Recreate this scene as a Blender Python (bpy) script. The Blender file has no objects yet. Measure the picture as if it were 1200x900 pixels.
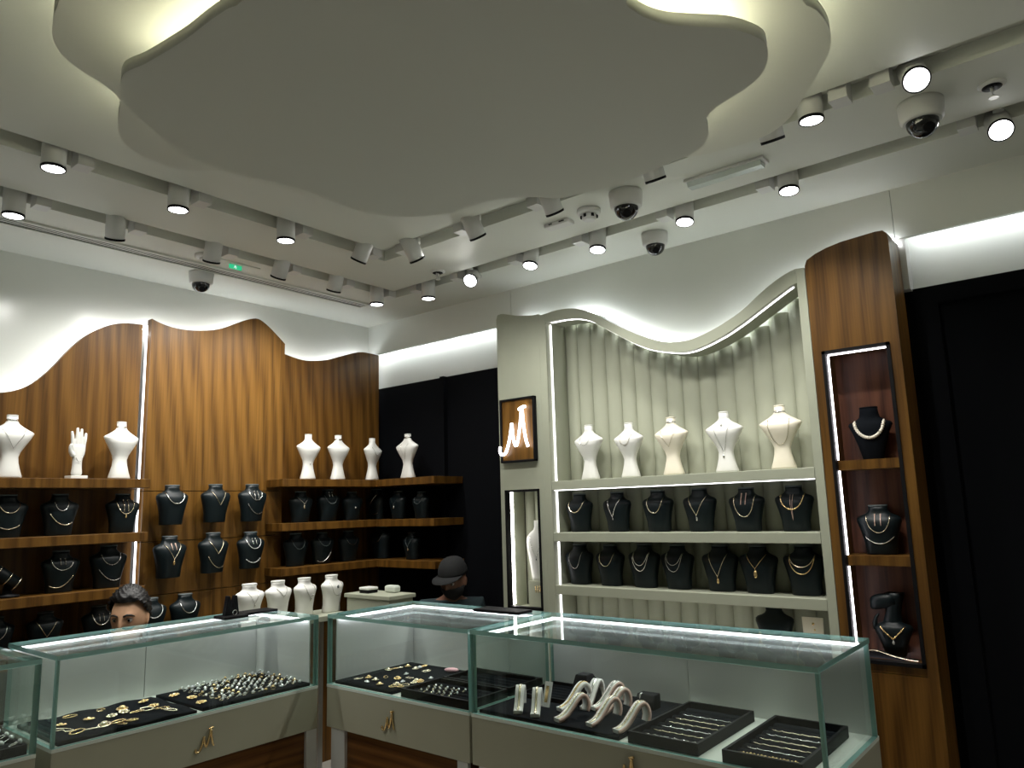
import bpy, bmesh, math, random
from mathutils import Vector, Matrix, Euler

S = bpy.context.scene
COL = S.collection
PI = math.pi
rad = math.radians
random.seed(7)

# ------------------------------------------------------------------ camera, world, exposure
cam_data = bpy.data.cameras.new('camera')
cam_data.sensor_width = 36.0
cam_data.lens = 870.648 / 1200 * 36.0
cam_data.clip_start = 0.05
cam = bpy.data.objects.new('camera', cam_data)
COL.objects.link(cam)
S.camera = cam
_yaw, _pit, _rol = rad(39.116), rad(9.344), rad(-1.7058)
_f = Vector((math.cos(_pit) * math.cos(_yaw), math.cos(_pit) * math.sin(_yaw), math.sin(_pit)))
_r = Vector((math.sin(_yaw), -math.cos(_yaw), 0))
_u = _r.cross(_f)
_r2 = _r * math.cos(_rol) + _u * math.sin(_rol)
_u2 = _u * math.cos(_rol) - _r * math.sin(_rol)
_m = Matrix((_r2, _u2, -_f)).transposed().to_4x4()
_m.translation = Vector((0, 0, 1.55))
cam.matrix_world = _m

world = bpy.data.worlds.new('world')
S.world = world
world.use_nodes = True
world.node_tree.nodes['Background'].inputs[0].default_value = (0.55, 0.6, 0.62, 1)
world.node_tree.nodes['Background'].inputs[1].default_value = 0.05

S.view_settings.view_transform = 'Standard'
S.view_settings.look = 'None'
S.view_settings.gamma = 1.0
S.view_settings.use_curve_mapping = False
S.view_settings.exposure = 0.12
S.cycles.use_denoising = True
S.cycles.max_bounces = 10
S.cycles.diffuse_bounces = 4
S.cycles.glossy_bounces = 4
S.cycles.transparent_max_bounces = 16
S.cycles.caustics_reflective = False
S.cycles.caustics_refractive = False
S.cycles.sample_clamp_indirect = 4.0

LED_WALL = 4.0       # light strips, radiance
LED_CASE = 9.0
LED_COVE = 24.0
LED_HALO = 19.0
SPOT_W = 32.0        # watts of each track lamp

# ------------------------------------------------------------------ measured places (metres)
LEFT_TOP = [(1.1745, 2.1603), (1.2446, 2.1811), (1.3038, 2.2158), (1.3616, 2.2741), (1.4107, 2.3372), (1.4704, 2.4213), (1.5357, 2.4949), (1.6044, 2.5478), (1.672, 2.5829), (1.7471, 2.6021), (1.8486, 2.6086)]
MID_TOP = [(1.8472, 2.6436), (1.915, 2.6212), (1.9974, 2.6085), (2.0984, 2.6124), (2.2202, 2.6358), (2.3102, 2.672), (2.4008, 2.7198), (2.4795, 2.7523), (2.5289, 2.7534), (2.5905, 2.7198), (2.6534, 2.6728), (2.7111, 2.6258)]
RIGHT_TOP = [(2.7393, 2.5685), (2.8435, 2.5504), (2.9304, 2.5505), (3.0684, 2.5749), (3.1904, 2.618), (3.3403, 2.6674), (3.4417, 2.6737), (3.5298, 2.6689)]
CAB_TOP = [(2.8116, 2.6545), (2.8004, 2.6868), (2.7733, 2.6896), (2.7534, 2.6858), (2.6494, 2.6558), (2.5357, 2.6364), (2.4927, 2.6263), (2.462, 2.6256), (2.4009, 2.634), (2.3413, 2.6354), (2.2714, 2.6287), (2.2037, 2.6106), (2.1381, 2.5807), (2.0539, 2.525), (1.9621, 2.4663), (1.873, 2.4141), (1.7956, 2.3767), (1.7199, 2.3481), (1.7201, 2.3455), (1.6455, 2.3315), (1.581, 2.3295), (1.5169, 2.3401), (1.4268, 2.3668), (1.3382, 2.405), (1.2858, 2.4323), (1.2072, 2.4906), (1.1314, 2.5356), (1.0826, 2.5571), (1.035, 2.5728), (1.0118, 2.577), (0.9961, 2.567)]
CAB_IN = [(2.4458, 2.5794), (2.3916, 2.5775), (2.3206, 2.5763), (2.2401, 2.5672), (2.1844, 2.551), (2.1301, 2.5267), (2.0567, 2.4766), (1.965, 2.418), (1.8764, 2.3604), (1.7993, 2.3211), (1.7234, 2.2977), (1.6674, 2.2855), (1.6125, 2.2743), (1.5486, 2.2772), (1.4671, 2.298), (1.3782, 2.3291), (1.2909, 2.3715), (1.2137, 2.4143), (1.1384, 2.4561), (1.0893, 2.4821), (1.0528, 2.5023), (1.0351, 2.5041)]
COL_TOP = [(0.9934, 2.5727), (0.9835, 2.5983), (0.9444, 2.6186), (0.8952, 2.6341), (0.833, 2.6458), (0.7624, 2.6508), (0.6936, 2.6556), (0.6637, 2.6534), (0.6487, 2.638), (0.646, 2.5998)]
CLOUD_LOW = [(0.7531, 1.3122), (0.7467, 1.3593), (0.7416, 1.4342), (0.7396, 1.5197), (0.7324, 1.6003), (0.7219, 1.6886), (0.7098, 1.7394), (0.7079, 1.7731), (0.7194, 1.8143), (0.7457, 1.8734), (0.7674, 1.9023), (0.8189, 1.9429), (0.8773, 1.9825), (0.9576, 2.0388), (1.0278, 2.066), (1.0929, 2.0774), (1.1794, 2.0712), (1.2727, 2.0374), (1.3435, 2.0236), (1.4212, 2.0149), (1.4981, 2.0241), (1.5616, 2.0235), (1.6731, 2.0185), (1.7556, 1.9726), (1.8081, 1.9234), (1.8551, 1.8502), (1.8816, 1.7754), (1.8884, 1.6888), (1.895, 1.6212), (1.9312, 1.5452), (1.9891, 1.4761), (2.0315, 1.444), (2.0556, 1.413), (2.0713, 1.333), (2.0918, 1.2244), (2.0815, 1.1031), (2.0673, 1.0022), (2.0543, 0.9218), (2.0225, 0.8641), (1.9779, 0.8297), (1.9238, 0.8074), (1.8798, 0.7883), (1.8442, 0.7429), (1.8216, 0.6783), (1.7924, 0.6141), (1.7448, 0.568), (1.6949, 0.5439), (1.6417, 0.5341), (1.5825, 0.552), (1.5314, 0.5819), (1.476, 0.6347), (1.4305, 0.6756), (1.3842, 0.6991), (1.336, 0.7094), (1.3004, 0.7072)]
CLOUD_HIGH = [(0.5626, 1.7887), (0.5705, 1.8391), (0.5859, 1.8944), (0.605, 1.9492), (0.6301, 1.99), (0.6611, 2.0214), (0.7084, 2.0506), (0.7756, 2.076), (0.8141, 2.0967), (0.8486, 2.1347), (0.8678, 2.1869), (0.9024, 2.2784), (0.9375, 2.3437), (0.9848, 2.3926), (1.039, 2.4201), (1.1203, 2.4329), (1.161, 2.4341), (1.2328, 2.3815), (1.2829, 2.3276), (1.4231, 2.2376), (1.6616, 2.1538), (1.9994, 1.9456), (2.1732, 1.53), (2.2358, 1.1644), (2.3218, 1.0524), (2.3507, 0.9598), (2.3619, 0.8568), (2.3528, 0.7796), (2.3132, 0.7088), (2.241, 0.6435), (2.1443, 0.5737), (2.0569, 0.5107), (1.9959, 0.4753), (1.9387, 0.4558), (1.8752, 0.4477), (1.8062, 0.4501), (1.7399, 0.465)]
LAMPS = [('a', 0.9481, 2.94, 2.8656), ('a', 1.4237, 2.94, 2.848), ('a', 1.946, 2.94, 2.851), ('a', 2.3809, 2.94, 2.8579), ('b', 0.9807, 3.46, 2.8364), ('b', 1.3882, 3.46, 2.8433), ('b', 1.8591, 3.46, 2.8495), ('b', 2.2468, 3.46, 2.8528), ('b', 2.6196, 3.46, 2.8551), ('b', 2.9473, 3.46, 2.8375), ('c', 2.55, 2.6768, 2.8407), ('c', 2.55, 2.2567, 2.8539), ('c', 2.55, 1.8006, 2.8477), ('c', 2.55, 1.3022, 2.8444), ('c', 2.55, 0.8297, 2.8467), ('c', 2.55, 0.6918, 2.874), ('c', 2.55, 0.3597, 2.8902), ('d', 3.085, 3.1443, 2.8389), ('d', 3.085, 2.7977, 2.8747), ('d', 3.085, 2.3573, 2.8629), ('d', 3.085, 1.9237, 2.8454), ('d', 3.085, 1.4409, 2.8608), ('d', 3.085, 0.9559, 2.867), ('d', 3.085, 0.1915, 2.8666)]
CAM1 = (2.7923, 0.3928, 2.9)
CAM2 = (2.7382, 1.5488, 2.9)
CAM3 = (3.2815, 1.7021, 2.9)
CAM4 = (2.0313, 3.8865, 2.9)
SMOKE = (2.7871, 1.7748, 2.9)
SMALLBOX = (2.8195, 1.9694, 2.9)
SPR1 = (2.8243, 0.1829, 2.9)
SPR2 = (2.9413, 2.9188, 2.9)
BARa = (2.7999, 1.2921, 2.9)
BARb = (2.8348, 0.965, 2.9)
BARc = (2.8546, 1.2832, 2.9)
EXIT = (2.0838, 3.6194, 2.9)
DET = (1.8935, 3.5948, 2.9)
W_LEFT = [(1.199, 4.0, 1.745, 0.2944), (1.6932, 4.0, 1.745, 0.2958)]
HAND = [(1.4906, 4.0, 1.745, 0.2539)]
B_L2 = [(1.2075, 4.0, 1.475, 0.1963), (1.4252, 4.0, 1.475, 0.1977), (1.7191, 4.0, 1.475, 0.197)]
B_L3 = [(1.2118, 4.0, 1.208, 0.1589), (1.4462, 4.0, 1.208, 0.1961), (1.6636, 4.0, 1.208, 0.2096)]
B_L4 = [(1.1941, 4.0, 0.942, 0.1867), (1.3973, 4.0, 0.942, 0.1837), (1.6343, 4.0, 0.942, 0.1849)]
B_M1 = [(1.9851, 4.02, 1.5054, 0.213), (2.2361, 4.02, 1.5103, 0.2135), (2.4673, 4.02, 1.5073, 0.2174)]
B_M2 = [(1.9838, 4.02, 1.2273, 0.2198), (2.2312, 4.02, 1.233, 0.2207), (2.4646, 4.02, 1.2376, 0.2101)]
B_M3 = [(1.8955, 4.02, 0.928, 0.206), (2.0819, 4.02, 0.9283, 0.2073)]
W_R1 = [(2.8429, 4.0, 1.753, 0.2876), (3.0763, 4.0, 1.753, 0.2929), (3.3657, 4.0, 1.753, 0.2885)]
W_R1b = [(3.43, 3.7088, 1.753, 0.2982)]
B_R2 = [(2.792, 4.0, 1.489, 0.1916), (2.9985, 4.0, 1.489, 0.2037), (3.1913, 4.0, 1.489, 0.1872)]
B_R2b = [(3.43, 4.0308, 1.489, 0.2068), (3.43, 3.8041, 1.489, 0.1838), (3.43, 3.5815, 1.489, 0.1731)]
B_R3 = [(2.7606, 4.0, 1.227, 0.1992), (2.9562, 4.0, 1.227, 0.195), (3.1652, 4.0, 1.227, 0.196)]
B_R3b = [(3.43, 3.9777, 1.227, 0.2153), (3.43, 3.6737, 1.227, 0.1736)]
W_C = [(3.43, 2.2545, 1.679, 0.2996), (3.43, 2.0022, 1.679, 0.288), (3.43, 1.7541, 1.679, 0.2939), (3.43, 1.4725, 1.679, 0.2926), (3.43, 1.2003, 1.679, 0.2944)]
B_C2 = [(3.43, 2.334, 1.402, 0.2058), (3.43, 2.095, 1.402, 0.2073), (3.43, 1.8537, 1.402, 0.208), (3.43, 1.6256, 1.402, 0.2085), (3.43, 1.3893, 1.402, 0.204), (3.43, 1.1675, 1.402, 0.2036)]
B_C3 = [(3.43, 2.3486, 1.125, 0.2133), (3.43, 2.1536, 1.125, 0.2113), (3.43, 1.9502, 1.125, 0.2175), (3.43, 1.7642, 1.125, 0.2151), (3.43, 1.5418, 1.125, 0.2151), (3.43, 1.3556, 1.125, 0.2159), (3.43, 1.1475, 1.125, 0.219)]
B_C4 = [(3.43, 1.3032, 0.8784, 0.1843)]
CARD = (3.43, 1.1482, 0.9007)
B_COL = [(3.45, 0.8214, 1.7116, 0.2277), (3.45, 0.8264, 1.3075, 0.2051), (3.45, 0.8157, 0.9102, 0.2535)]
W_N = [(3.44, 2.6391, 1.1319, 0.3503)]
LOGO = [(182, 350), (184, 395), (205, 420), (235, 395), (262, 310), (278, 205)]
BR = [(2.2413, 1.8778, 0.785), (2.272, 1.7893, 0.785), (2.4121, 1.8311, 0.785), (2.2434, 1.6754, 0.785), (2.4257, 1.7209, 0.785), (2.4769, 1.6856, 0.785), (2.2988, 1.5531, 0.785), (2.2738, 1.4472, 0.785), (2.4026, 1.4702, 0.785)]
RAMPS = [(2.2134, 1.8589, 2.5189, 2.0564), (2.2527, 1.7784, 2.5683, 1.9782), (2.3769, 1.7531, 2.7571, 1.8975), (2.2151, 1.6807, 2.6109, 1.8074), (2.4369, 1.682, 2.803, 1.824), (2.4559, 1.6525, 2.8037, 1.7117), (2.2754, 1.5519, 2.7132, 1.6462), (2.4011, 1.5908, 2.6854, 1.5913), (2.2369, 1.4344, 2.5655, 1.5043)]
GOLDPAD = [(1.1943, 3.1964), (1.1748, 3.1106), (1.1934, 3.0453), (1.2634, 3.2965), (1.2907, 3.1912), (1.3774, 3.2987), (1.2945, 3.0636), (1.2481, 3.0373), (1.3638, 3.164), (1.439, 3.2496), (1.4193, 3.1885), (1.3397, 3.0547), (1.3823, 3.0304), (1.4487, 3.1432), (1.5404, 3.2855), (1.4905, 3.1468), (1.5317, 3.1766), (1.3362, 2.9611), (1.5323, 3.1052), (1.5391, 3.0487)]
PIECES2 = [(2.3057, 2.8339), (2.3542, 2.82), (2.2923, 2.6705), (2.337, 2.7519), (2.291, 2.5847), (2.3335, 2.6045), (2.5142, 2.8667), (2.545, 2.8523), (2.5715, 2.8451), (2.6186, 2.8415), (2.4967, 2.7212), (2.4445, 2.6417), (2.598, 2.7651), (2.6361, 2.7754), (2.3814, 2.6182), (2.3877, 2.5475), (2.429, 2.5417), (2.3383, 2.5381), (2.3088, 2.5277), (2.4969, 2.5569), (2.397, 2.7508), (2.4149, 2.6894), (2.5868, 2.6771), (2.426, 2.5772), (2.2937, 2.7593), (2.661, 2.7715)]


# ------------------------------------------------------------------ materials
def new_mat(name):
    m = bpy.data.materials.new(name)
    m.use_nodes = True
    nt = m.node_tree
    return m, nt, nt.nodes['Principled BSDF']

def plain(name, col, rough=0.5, metal=0.0, spec=0.5, noise=0.0, nscale=30.0, bump=0.0, coat=0.0):
    m, nt, b = new_mat(name)
    b.inputs['Base Color'].default_value = (*col, 1)
    b.inputs['Roughness'].default_value = rough
    b.inputs['Metallic'].default_value = metal
    b.inputs['Specular IOR Level'].default_value = spec
    b.inputs['Coat Weight'].default_value = coat
    if noise or bump:
        tc = nt.nodes.new('ShaderNodeTexCoord')
        n = nt.nodes.new('ShaderNodeTexNoise')
        n.inputs['Scale'].default_value = nscale
        n.inputs['Detail'].default_value = 4
        nt.links.new(tc.outputs['Object'], n.inputs['Vector'])
        if noise:
            r = nt.nodes.new('ShaderNodeValToRGB')
            r.color_ramp.elements[0].position = 0.3
            r.color_ramp.elements[1].position = 0.7
            r.color_ramp.elements[0].color = (*[c * (1 - noise) for c in col], 1)
            r.color_ramp.elements[1].color = (*[min(1, c * (1 + noise)) for c in col], 1)
            nt.links.new(n.outputs['Fac'], r.inputs['Fac'])
            nt.links.new(r.outputs['Color'], b.inputs['Base Color'])
        if bump:
            bp = nt.nodes.new('ShaderNodeBump')
            bp.inputs['Strength'].default_value = bump
            bp.inputs['Distance'].default_value = 0.002
            nt.links.new(n.outputs['Fac'], bp.inputs['Height'])
            nt.links.new(bp.outputs['Normal'], b.inputs['Normal'])
    return m

def emit(name, col, strength):
    m = bpy.data.materials.new(name)
    m.use_nodes = True
    nt = m.node_tree
    nt.nodes.clear()
    o = nt.nodes.new('ShaderNodeOutputMaterial')
    e = nt.nodes.new('ShaderNodeEmission')
    e.inputs[0].default_value = (*col, 1)
    e.inputs[1].default_value = strength
    nt.links.new(e.outputs[0], o.inputs[0])
    return m

def wood(name, dark, mid, light, vertical=True, rough=0.38):
    m, nt, b = new_mat(name)
    tc = nt.nodes.new('ShaderNodeTexCoord')
    mp = nt.nodes.new('ShaderNodeMapping')
    mp.inputs['Scale'].default_value = (1, 1, 0.10) if vertical else (0.10, 0.10, 1)
    nt.links.new(tc.outputs['Object'], mp.inputs['Vector'])
    # slow warp gives the cathedral figure
    w = nt.nodes.new('ShaderNodeTexWave')
    w.wave_type = 'BANDS'
    w.bands_direction = 'DIAGONAL' if vertical else 'Z'
    w.inputs['Scale'].default_value = 8.0
    w.inputs['Distortion'].default_value = 11.0
    w.inputs['Detail'].default_value = 2.0
    w.inputs['Detail Scale'].default_value = 0.6
    nt.links.new(mp.outputs['Vector'], w.inputs['Vector'])
    n = nt.nodes.new('ShaderNodeTexNoise')
    n.inputs['Scale'].default_value = 95
    n.inputs['Detail'].default_value = 5
    mp2 = nt.nodes.new('ShaderNodeMapping')
    mp2.inputs['Scale'].default_value = (1, 1, 0.025) if vertical else (0.025, 0.025, 1)
    nt.links.new(tc.outputs['Object'], mp2.inputs['Vector'])
    nt.links.new(mp2.outputs['Vector'], n.inputs['Vector'])
    n2 = nt.nodes.new('ShaderNodeTexNoise')
    n2.inputs['Scale'].default_value = 7
    n2.inputs['Detail'].default_value = 2
    nt.links.new(mp.outputs['Vector'], n2.inputs['Vector'])
    mx = nt.nodes.new('ShaderNodeMix'); mx.data_type = 'FLOAT'
    mx.inputs[0].default_value = 0.70
    nt.links.new(w.outputs['Fac'], mx.inputs[2]); nt.links.new(n.outputs['Fac'], mx.inputs[3])
    mx2 = nt.nodes.new('ShaderNodeMix'); mx2.data_type = 'FLOAT'
    mx2.inputs[0].default_value = 0.16
    nt.links.new(mx.outputs[0], mx2.inputs[2]); nt.links.new(n2.outputs['Fac'], mx2.inputs[3])
    r = nt.nodes.new('ShaderNodeValToRGB')
    e = r.color_ramp.elements
    e[0].position = 0.28; e[0].color = (*dark, 1)
    e[1].position = 0.72; e[1].color = (*light, 1)
    k = e.new(0.47); k.color = (*mid, 1)
    nt.links.new(mx2.outputs[0], r.inputs['Fac'])
    nt.links.new(r.outputs['Color'], b.inputs['Base Color'])
    b.inputs['Roughness'].default_value = rough
    b.inputs['Specular IOR Level'].default_value = 0.28
    bp = nt.nodes.new('ShaderNodeBump')
    bp.inputs['Strength'].default_value = 0.12
    bp.inputs['Distance'].default_value = 0.001
    nt.links.new(n.outputs['Fac'], bp.inputs['Height'])
    nt.links.new(bp.outputs['Normal'], b.inputs['Normal'])
    return m

def glass_mat(name, tint):
    m = bpy.data.materials.new(name)
    m.use_nodes = True
    nt = m.node_tree
    nt.nodes.clear()
    o = nt.nodes.new('ShaderNodeOutputMaterial')
    t = nt.nodes.new('ShaderNodeBsdfTransparent')
    t.inputs[0].default_value = (*tint, 1)
    g = nt.nodes.new('ShaderNodeBsdfGlossy')
    g.inputs['Color'].default_value = (0.95, 1, 0.98, 1)
    g.inputs['Roughness'].default_value = 0.0
    lw = nt.nodes.new('ShaderNodeLayerWeight')
    lw.inputs['Blend'].default_value = 0.5
    p = nt.nodes.new('ShaderNodeMath'); p.operation = 'POWER'; p.inputs[1].default_value = 5
    ml = nt.nodes.new('ShaderNodeMath'); ml.operation = 'MULTIPLY_ADD'
    ml.inputs[1].default_value = 0.9; ml.inputs[2].default_value = 0.035
    nt.links.new(lw.outputs['Facing'], p.inputs[0]); nt.links.new(p.outputs[0], ml.inputs[0])
    mx = nt.nodes.new('ShaderNodeMixShader')
    nt.links.new(ml.outputs[0], mx.inputs[0])
    nt.links.new(t.outputs[0], mx.inputs[1]); nt.links.new(g.outputs[0], mx.inputs[2])
    nt.links.new(mx.outputs[0], o.inputs[0])
    return m

M = {}
M['wall'] = plain('wall_paint', (0.78, 0.80, 0.755), 0.22, spec=0.5, noise=0.02, nscale=3)
M['ceil'] = plain('ceiling_paint', (0.67, 0.685, 0.625), 0.6, spec=0.3, noise=0.015, nscale=2)
M['cloud'] = plain('cloud_paint', (0.65, 0.655, 0.59), 0.6, spec=0.3)
M['slot'] = plain('track_slot_paint', (0.60, 0.60, 0.54), 0.6)
M['floor'] = plain('floor_stone', (0.42, 0.40, 0.35), 0.25, noise=0.08, nscale=4)
M['black_wall'] = plain('black_lacquer', (0.004, 0.0045, 0.006), 0.8, spec=0.06)
M['black'] = plain('black_satin', (0.005, 0.005, 0.006), 0.55, spec=0.13)
M['black_soft'] = plain('black_velvet', (0.0055, 0.0070, 0.0095), 0.9, spec=0.08, bump=0.2, nscale=300)
M['leather'] = plain('black_leatherette', (0.0035, 0.0082, 0.0102), 0.42, spec=0.30, bump=0.15, nscale=180)
M['lit_cap_chain_grey'] = plain('lit_neck_cap_chain_grey', (0.10, 0.12, 0.122), 0.45)  # light from above painted into the cap tops; also the grey of dark chains
M['white_bust'] = plain('white_bust_lacquer', (0.76, 0.755, 0.72), 0.35, noise=0.015, nscale=20)
M['cream_bust'] = plain('cream_bust_lacquer', (0.80, 0.74, 0.61), 0.35, noise=0.02, nscale=20)
M['sage'] = plain('sage_lacquer', (0.37, 0.385, 0.30), 0.45, noise=0.02, nscale=12)
M['sage_soft'] = plain('sage_upholstery', (0.35, 0.362, 0.28), 0.8, spec=0.25, bump=0.2, nscale=220)
M['apron'] = plain('counter_lacquer', (0.34, 0.33, 0.25), 0.4, noise=0.02, nscale=6)
M['deck'] = plain('case_deck', (0.62, 0.66, 0.60), 0.35)
M['panel_grey'] = plain('case_back_laminate', (0.60, 0.615, 0.59), 0.35, noise=0.04, nscale=4)
M['steel'] = plain('white_metal', (0.62, 0.62, 0.60), 0.35, metal=0.3)
M['lamp'] = plain('lamp_white', (0.62, 0.62, 0.60), 0.45)
M['gold'] = plain('gold', (0.93, 0.68, 0.34), 0.25, metal=1.0)
M['pale_gold'] = plain('pale_gold', (0.95, 0.84, 0.62), 0.25, metal=1.0)
M['silver'] = plain('silver', (0.92, 0.91, 0.88), 0.22, metal=1.0)
M['pearl'] = plain('pearl', (0.86, 0.80, 0.66), 0.25)
M['gem'] = plain('clear_stone', (0.86, 0.88, 0.86), 0.14, metal=0.45)
M['ramp_white'] = plain('ramp_velvet_white', (0.90, 0.885, 0.86), 0.5)
M['pink'] = plain('pink_leather', (0.80, 0.45, 0.50), 0.5)
M['skinrose'] = plain('rose_cushion', (0.72, 0.50, 0.42), 0.6)
M['glass'] = glass_mat('case_glass', (0.95, 0.98, 0.965))
M['glass_edge'] = plain('glass_edge_green', (0.26, 0.46, 0.42), 0.15, spec=0.6)
M['wood'] = wood('walnut_veneer', (0.056, 0.024, 0.004), (0.104, 0.046, 0.008), (0.156, 0.074, 0.014))
M['wood_mid'] = wood('walnut_veneer_light', (0.074, 0.033, 0.006), (0.135, 0.062, 0.011), (0.190, 0.093, 0.019))
M['wood_dark'] = wood('walnut_veneer_dark', (0.050, 0.017, 0.010), (0.11, 0.040, 0.022), (0.16, 0.062, 0.034))
M['wood_flat'] = wood('walnut_veneer_horizontal', (0.060, 0.022, 0.006), (0.10, 0.040, 0.011), (0.15, 0.064, 0.017), vertical=False)
M['led'] = emit('light_strip_white', (1.0, 0.97, 1.0), LED_WALL)
M['led_column'] = emit('light_strip_column', (1.0, 0.95, 0.99), 7.0)
M['led_niche'] = emit('light_strip_niche', (1.0, 0.97, 0.93), 12.0)
M['led_case'] = emit('light_strip_case', (0.93, 0.93, 1.0), LED_CASE)
M['led_cove'] = emit('light_strip_cove', (1.0, 0.97, 0.72), LED_COVE)
M['led_cove_fill'] = emit('added_cove_fill', (1.0, 0.97, 0.78), LED_COVE * 0.16)  # for the unseen far-side strip added under the upper tier
M['led_halo'] = emit('light_strip_halo', (0.93, 0.97, 1.0), LED_HALO)
M['lens'] = emit('lamp_lens', (1.0, 1.0, 1.0), 9.0)
M['neon'] = emit('neon_tube', (1.0, 0.96, 0.97), 6.0)
M['exit'] = emit('exit_green', (0.05, 0.7, 0.32), 0.7)
M['exit_w'] = emit('exit_white', (0.8, 1.0, 0.9), 0.9)
M['dome'] = plain('smoked_dome', (0.006, 0.006, 0.007), 0.08, spec=0.7)
M['clear_plastic'] = plain('ribbed_lamp_cover', (0.50, 0.56, 0.52), 0.2)
M['skin'] = plain('skin', (0.62, 0.36, 0.22), 0.5, noise=0.05, nscale=40)
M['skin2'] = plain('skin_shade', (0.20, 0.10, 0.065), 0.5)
M['hair'] = plain('black_hair', (0.006, 0.005, 0.005), 0.5, bump=0.6, nscale=120)
M['eye'] = plain('eye_white', (0.6, 0.57, 0.54), 0.2)
M['iris'] = plain('iris_dark', (0.012, 0.007, 0.005), 0.15)
M['cloth_dark'] = plain('dark_cloth', (0.010, 0.011, 0.013), 0.85, bump=0.3, nscale=200)
M['cloth_teal'] = plain('dark_teal_cloth', (0.020, 0.038, 0.044), 0.85, bump=0.3, nscale=200)
M['cap'] = plain('cap_cloth', (0.009, 0.0095, 0.010), 0.9, bump=0.3, nscale=260)

# ------------------------------------------------------------------ mesh building
ORG = {}

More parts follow.
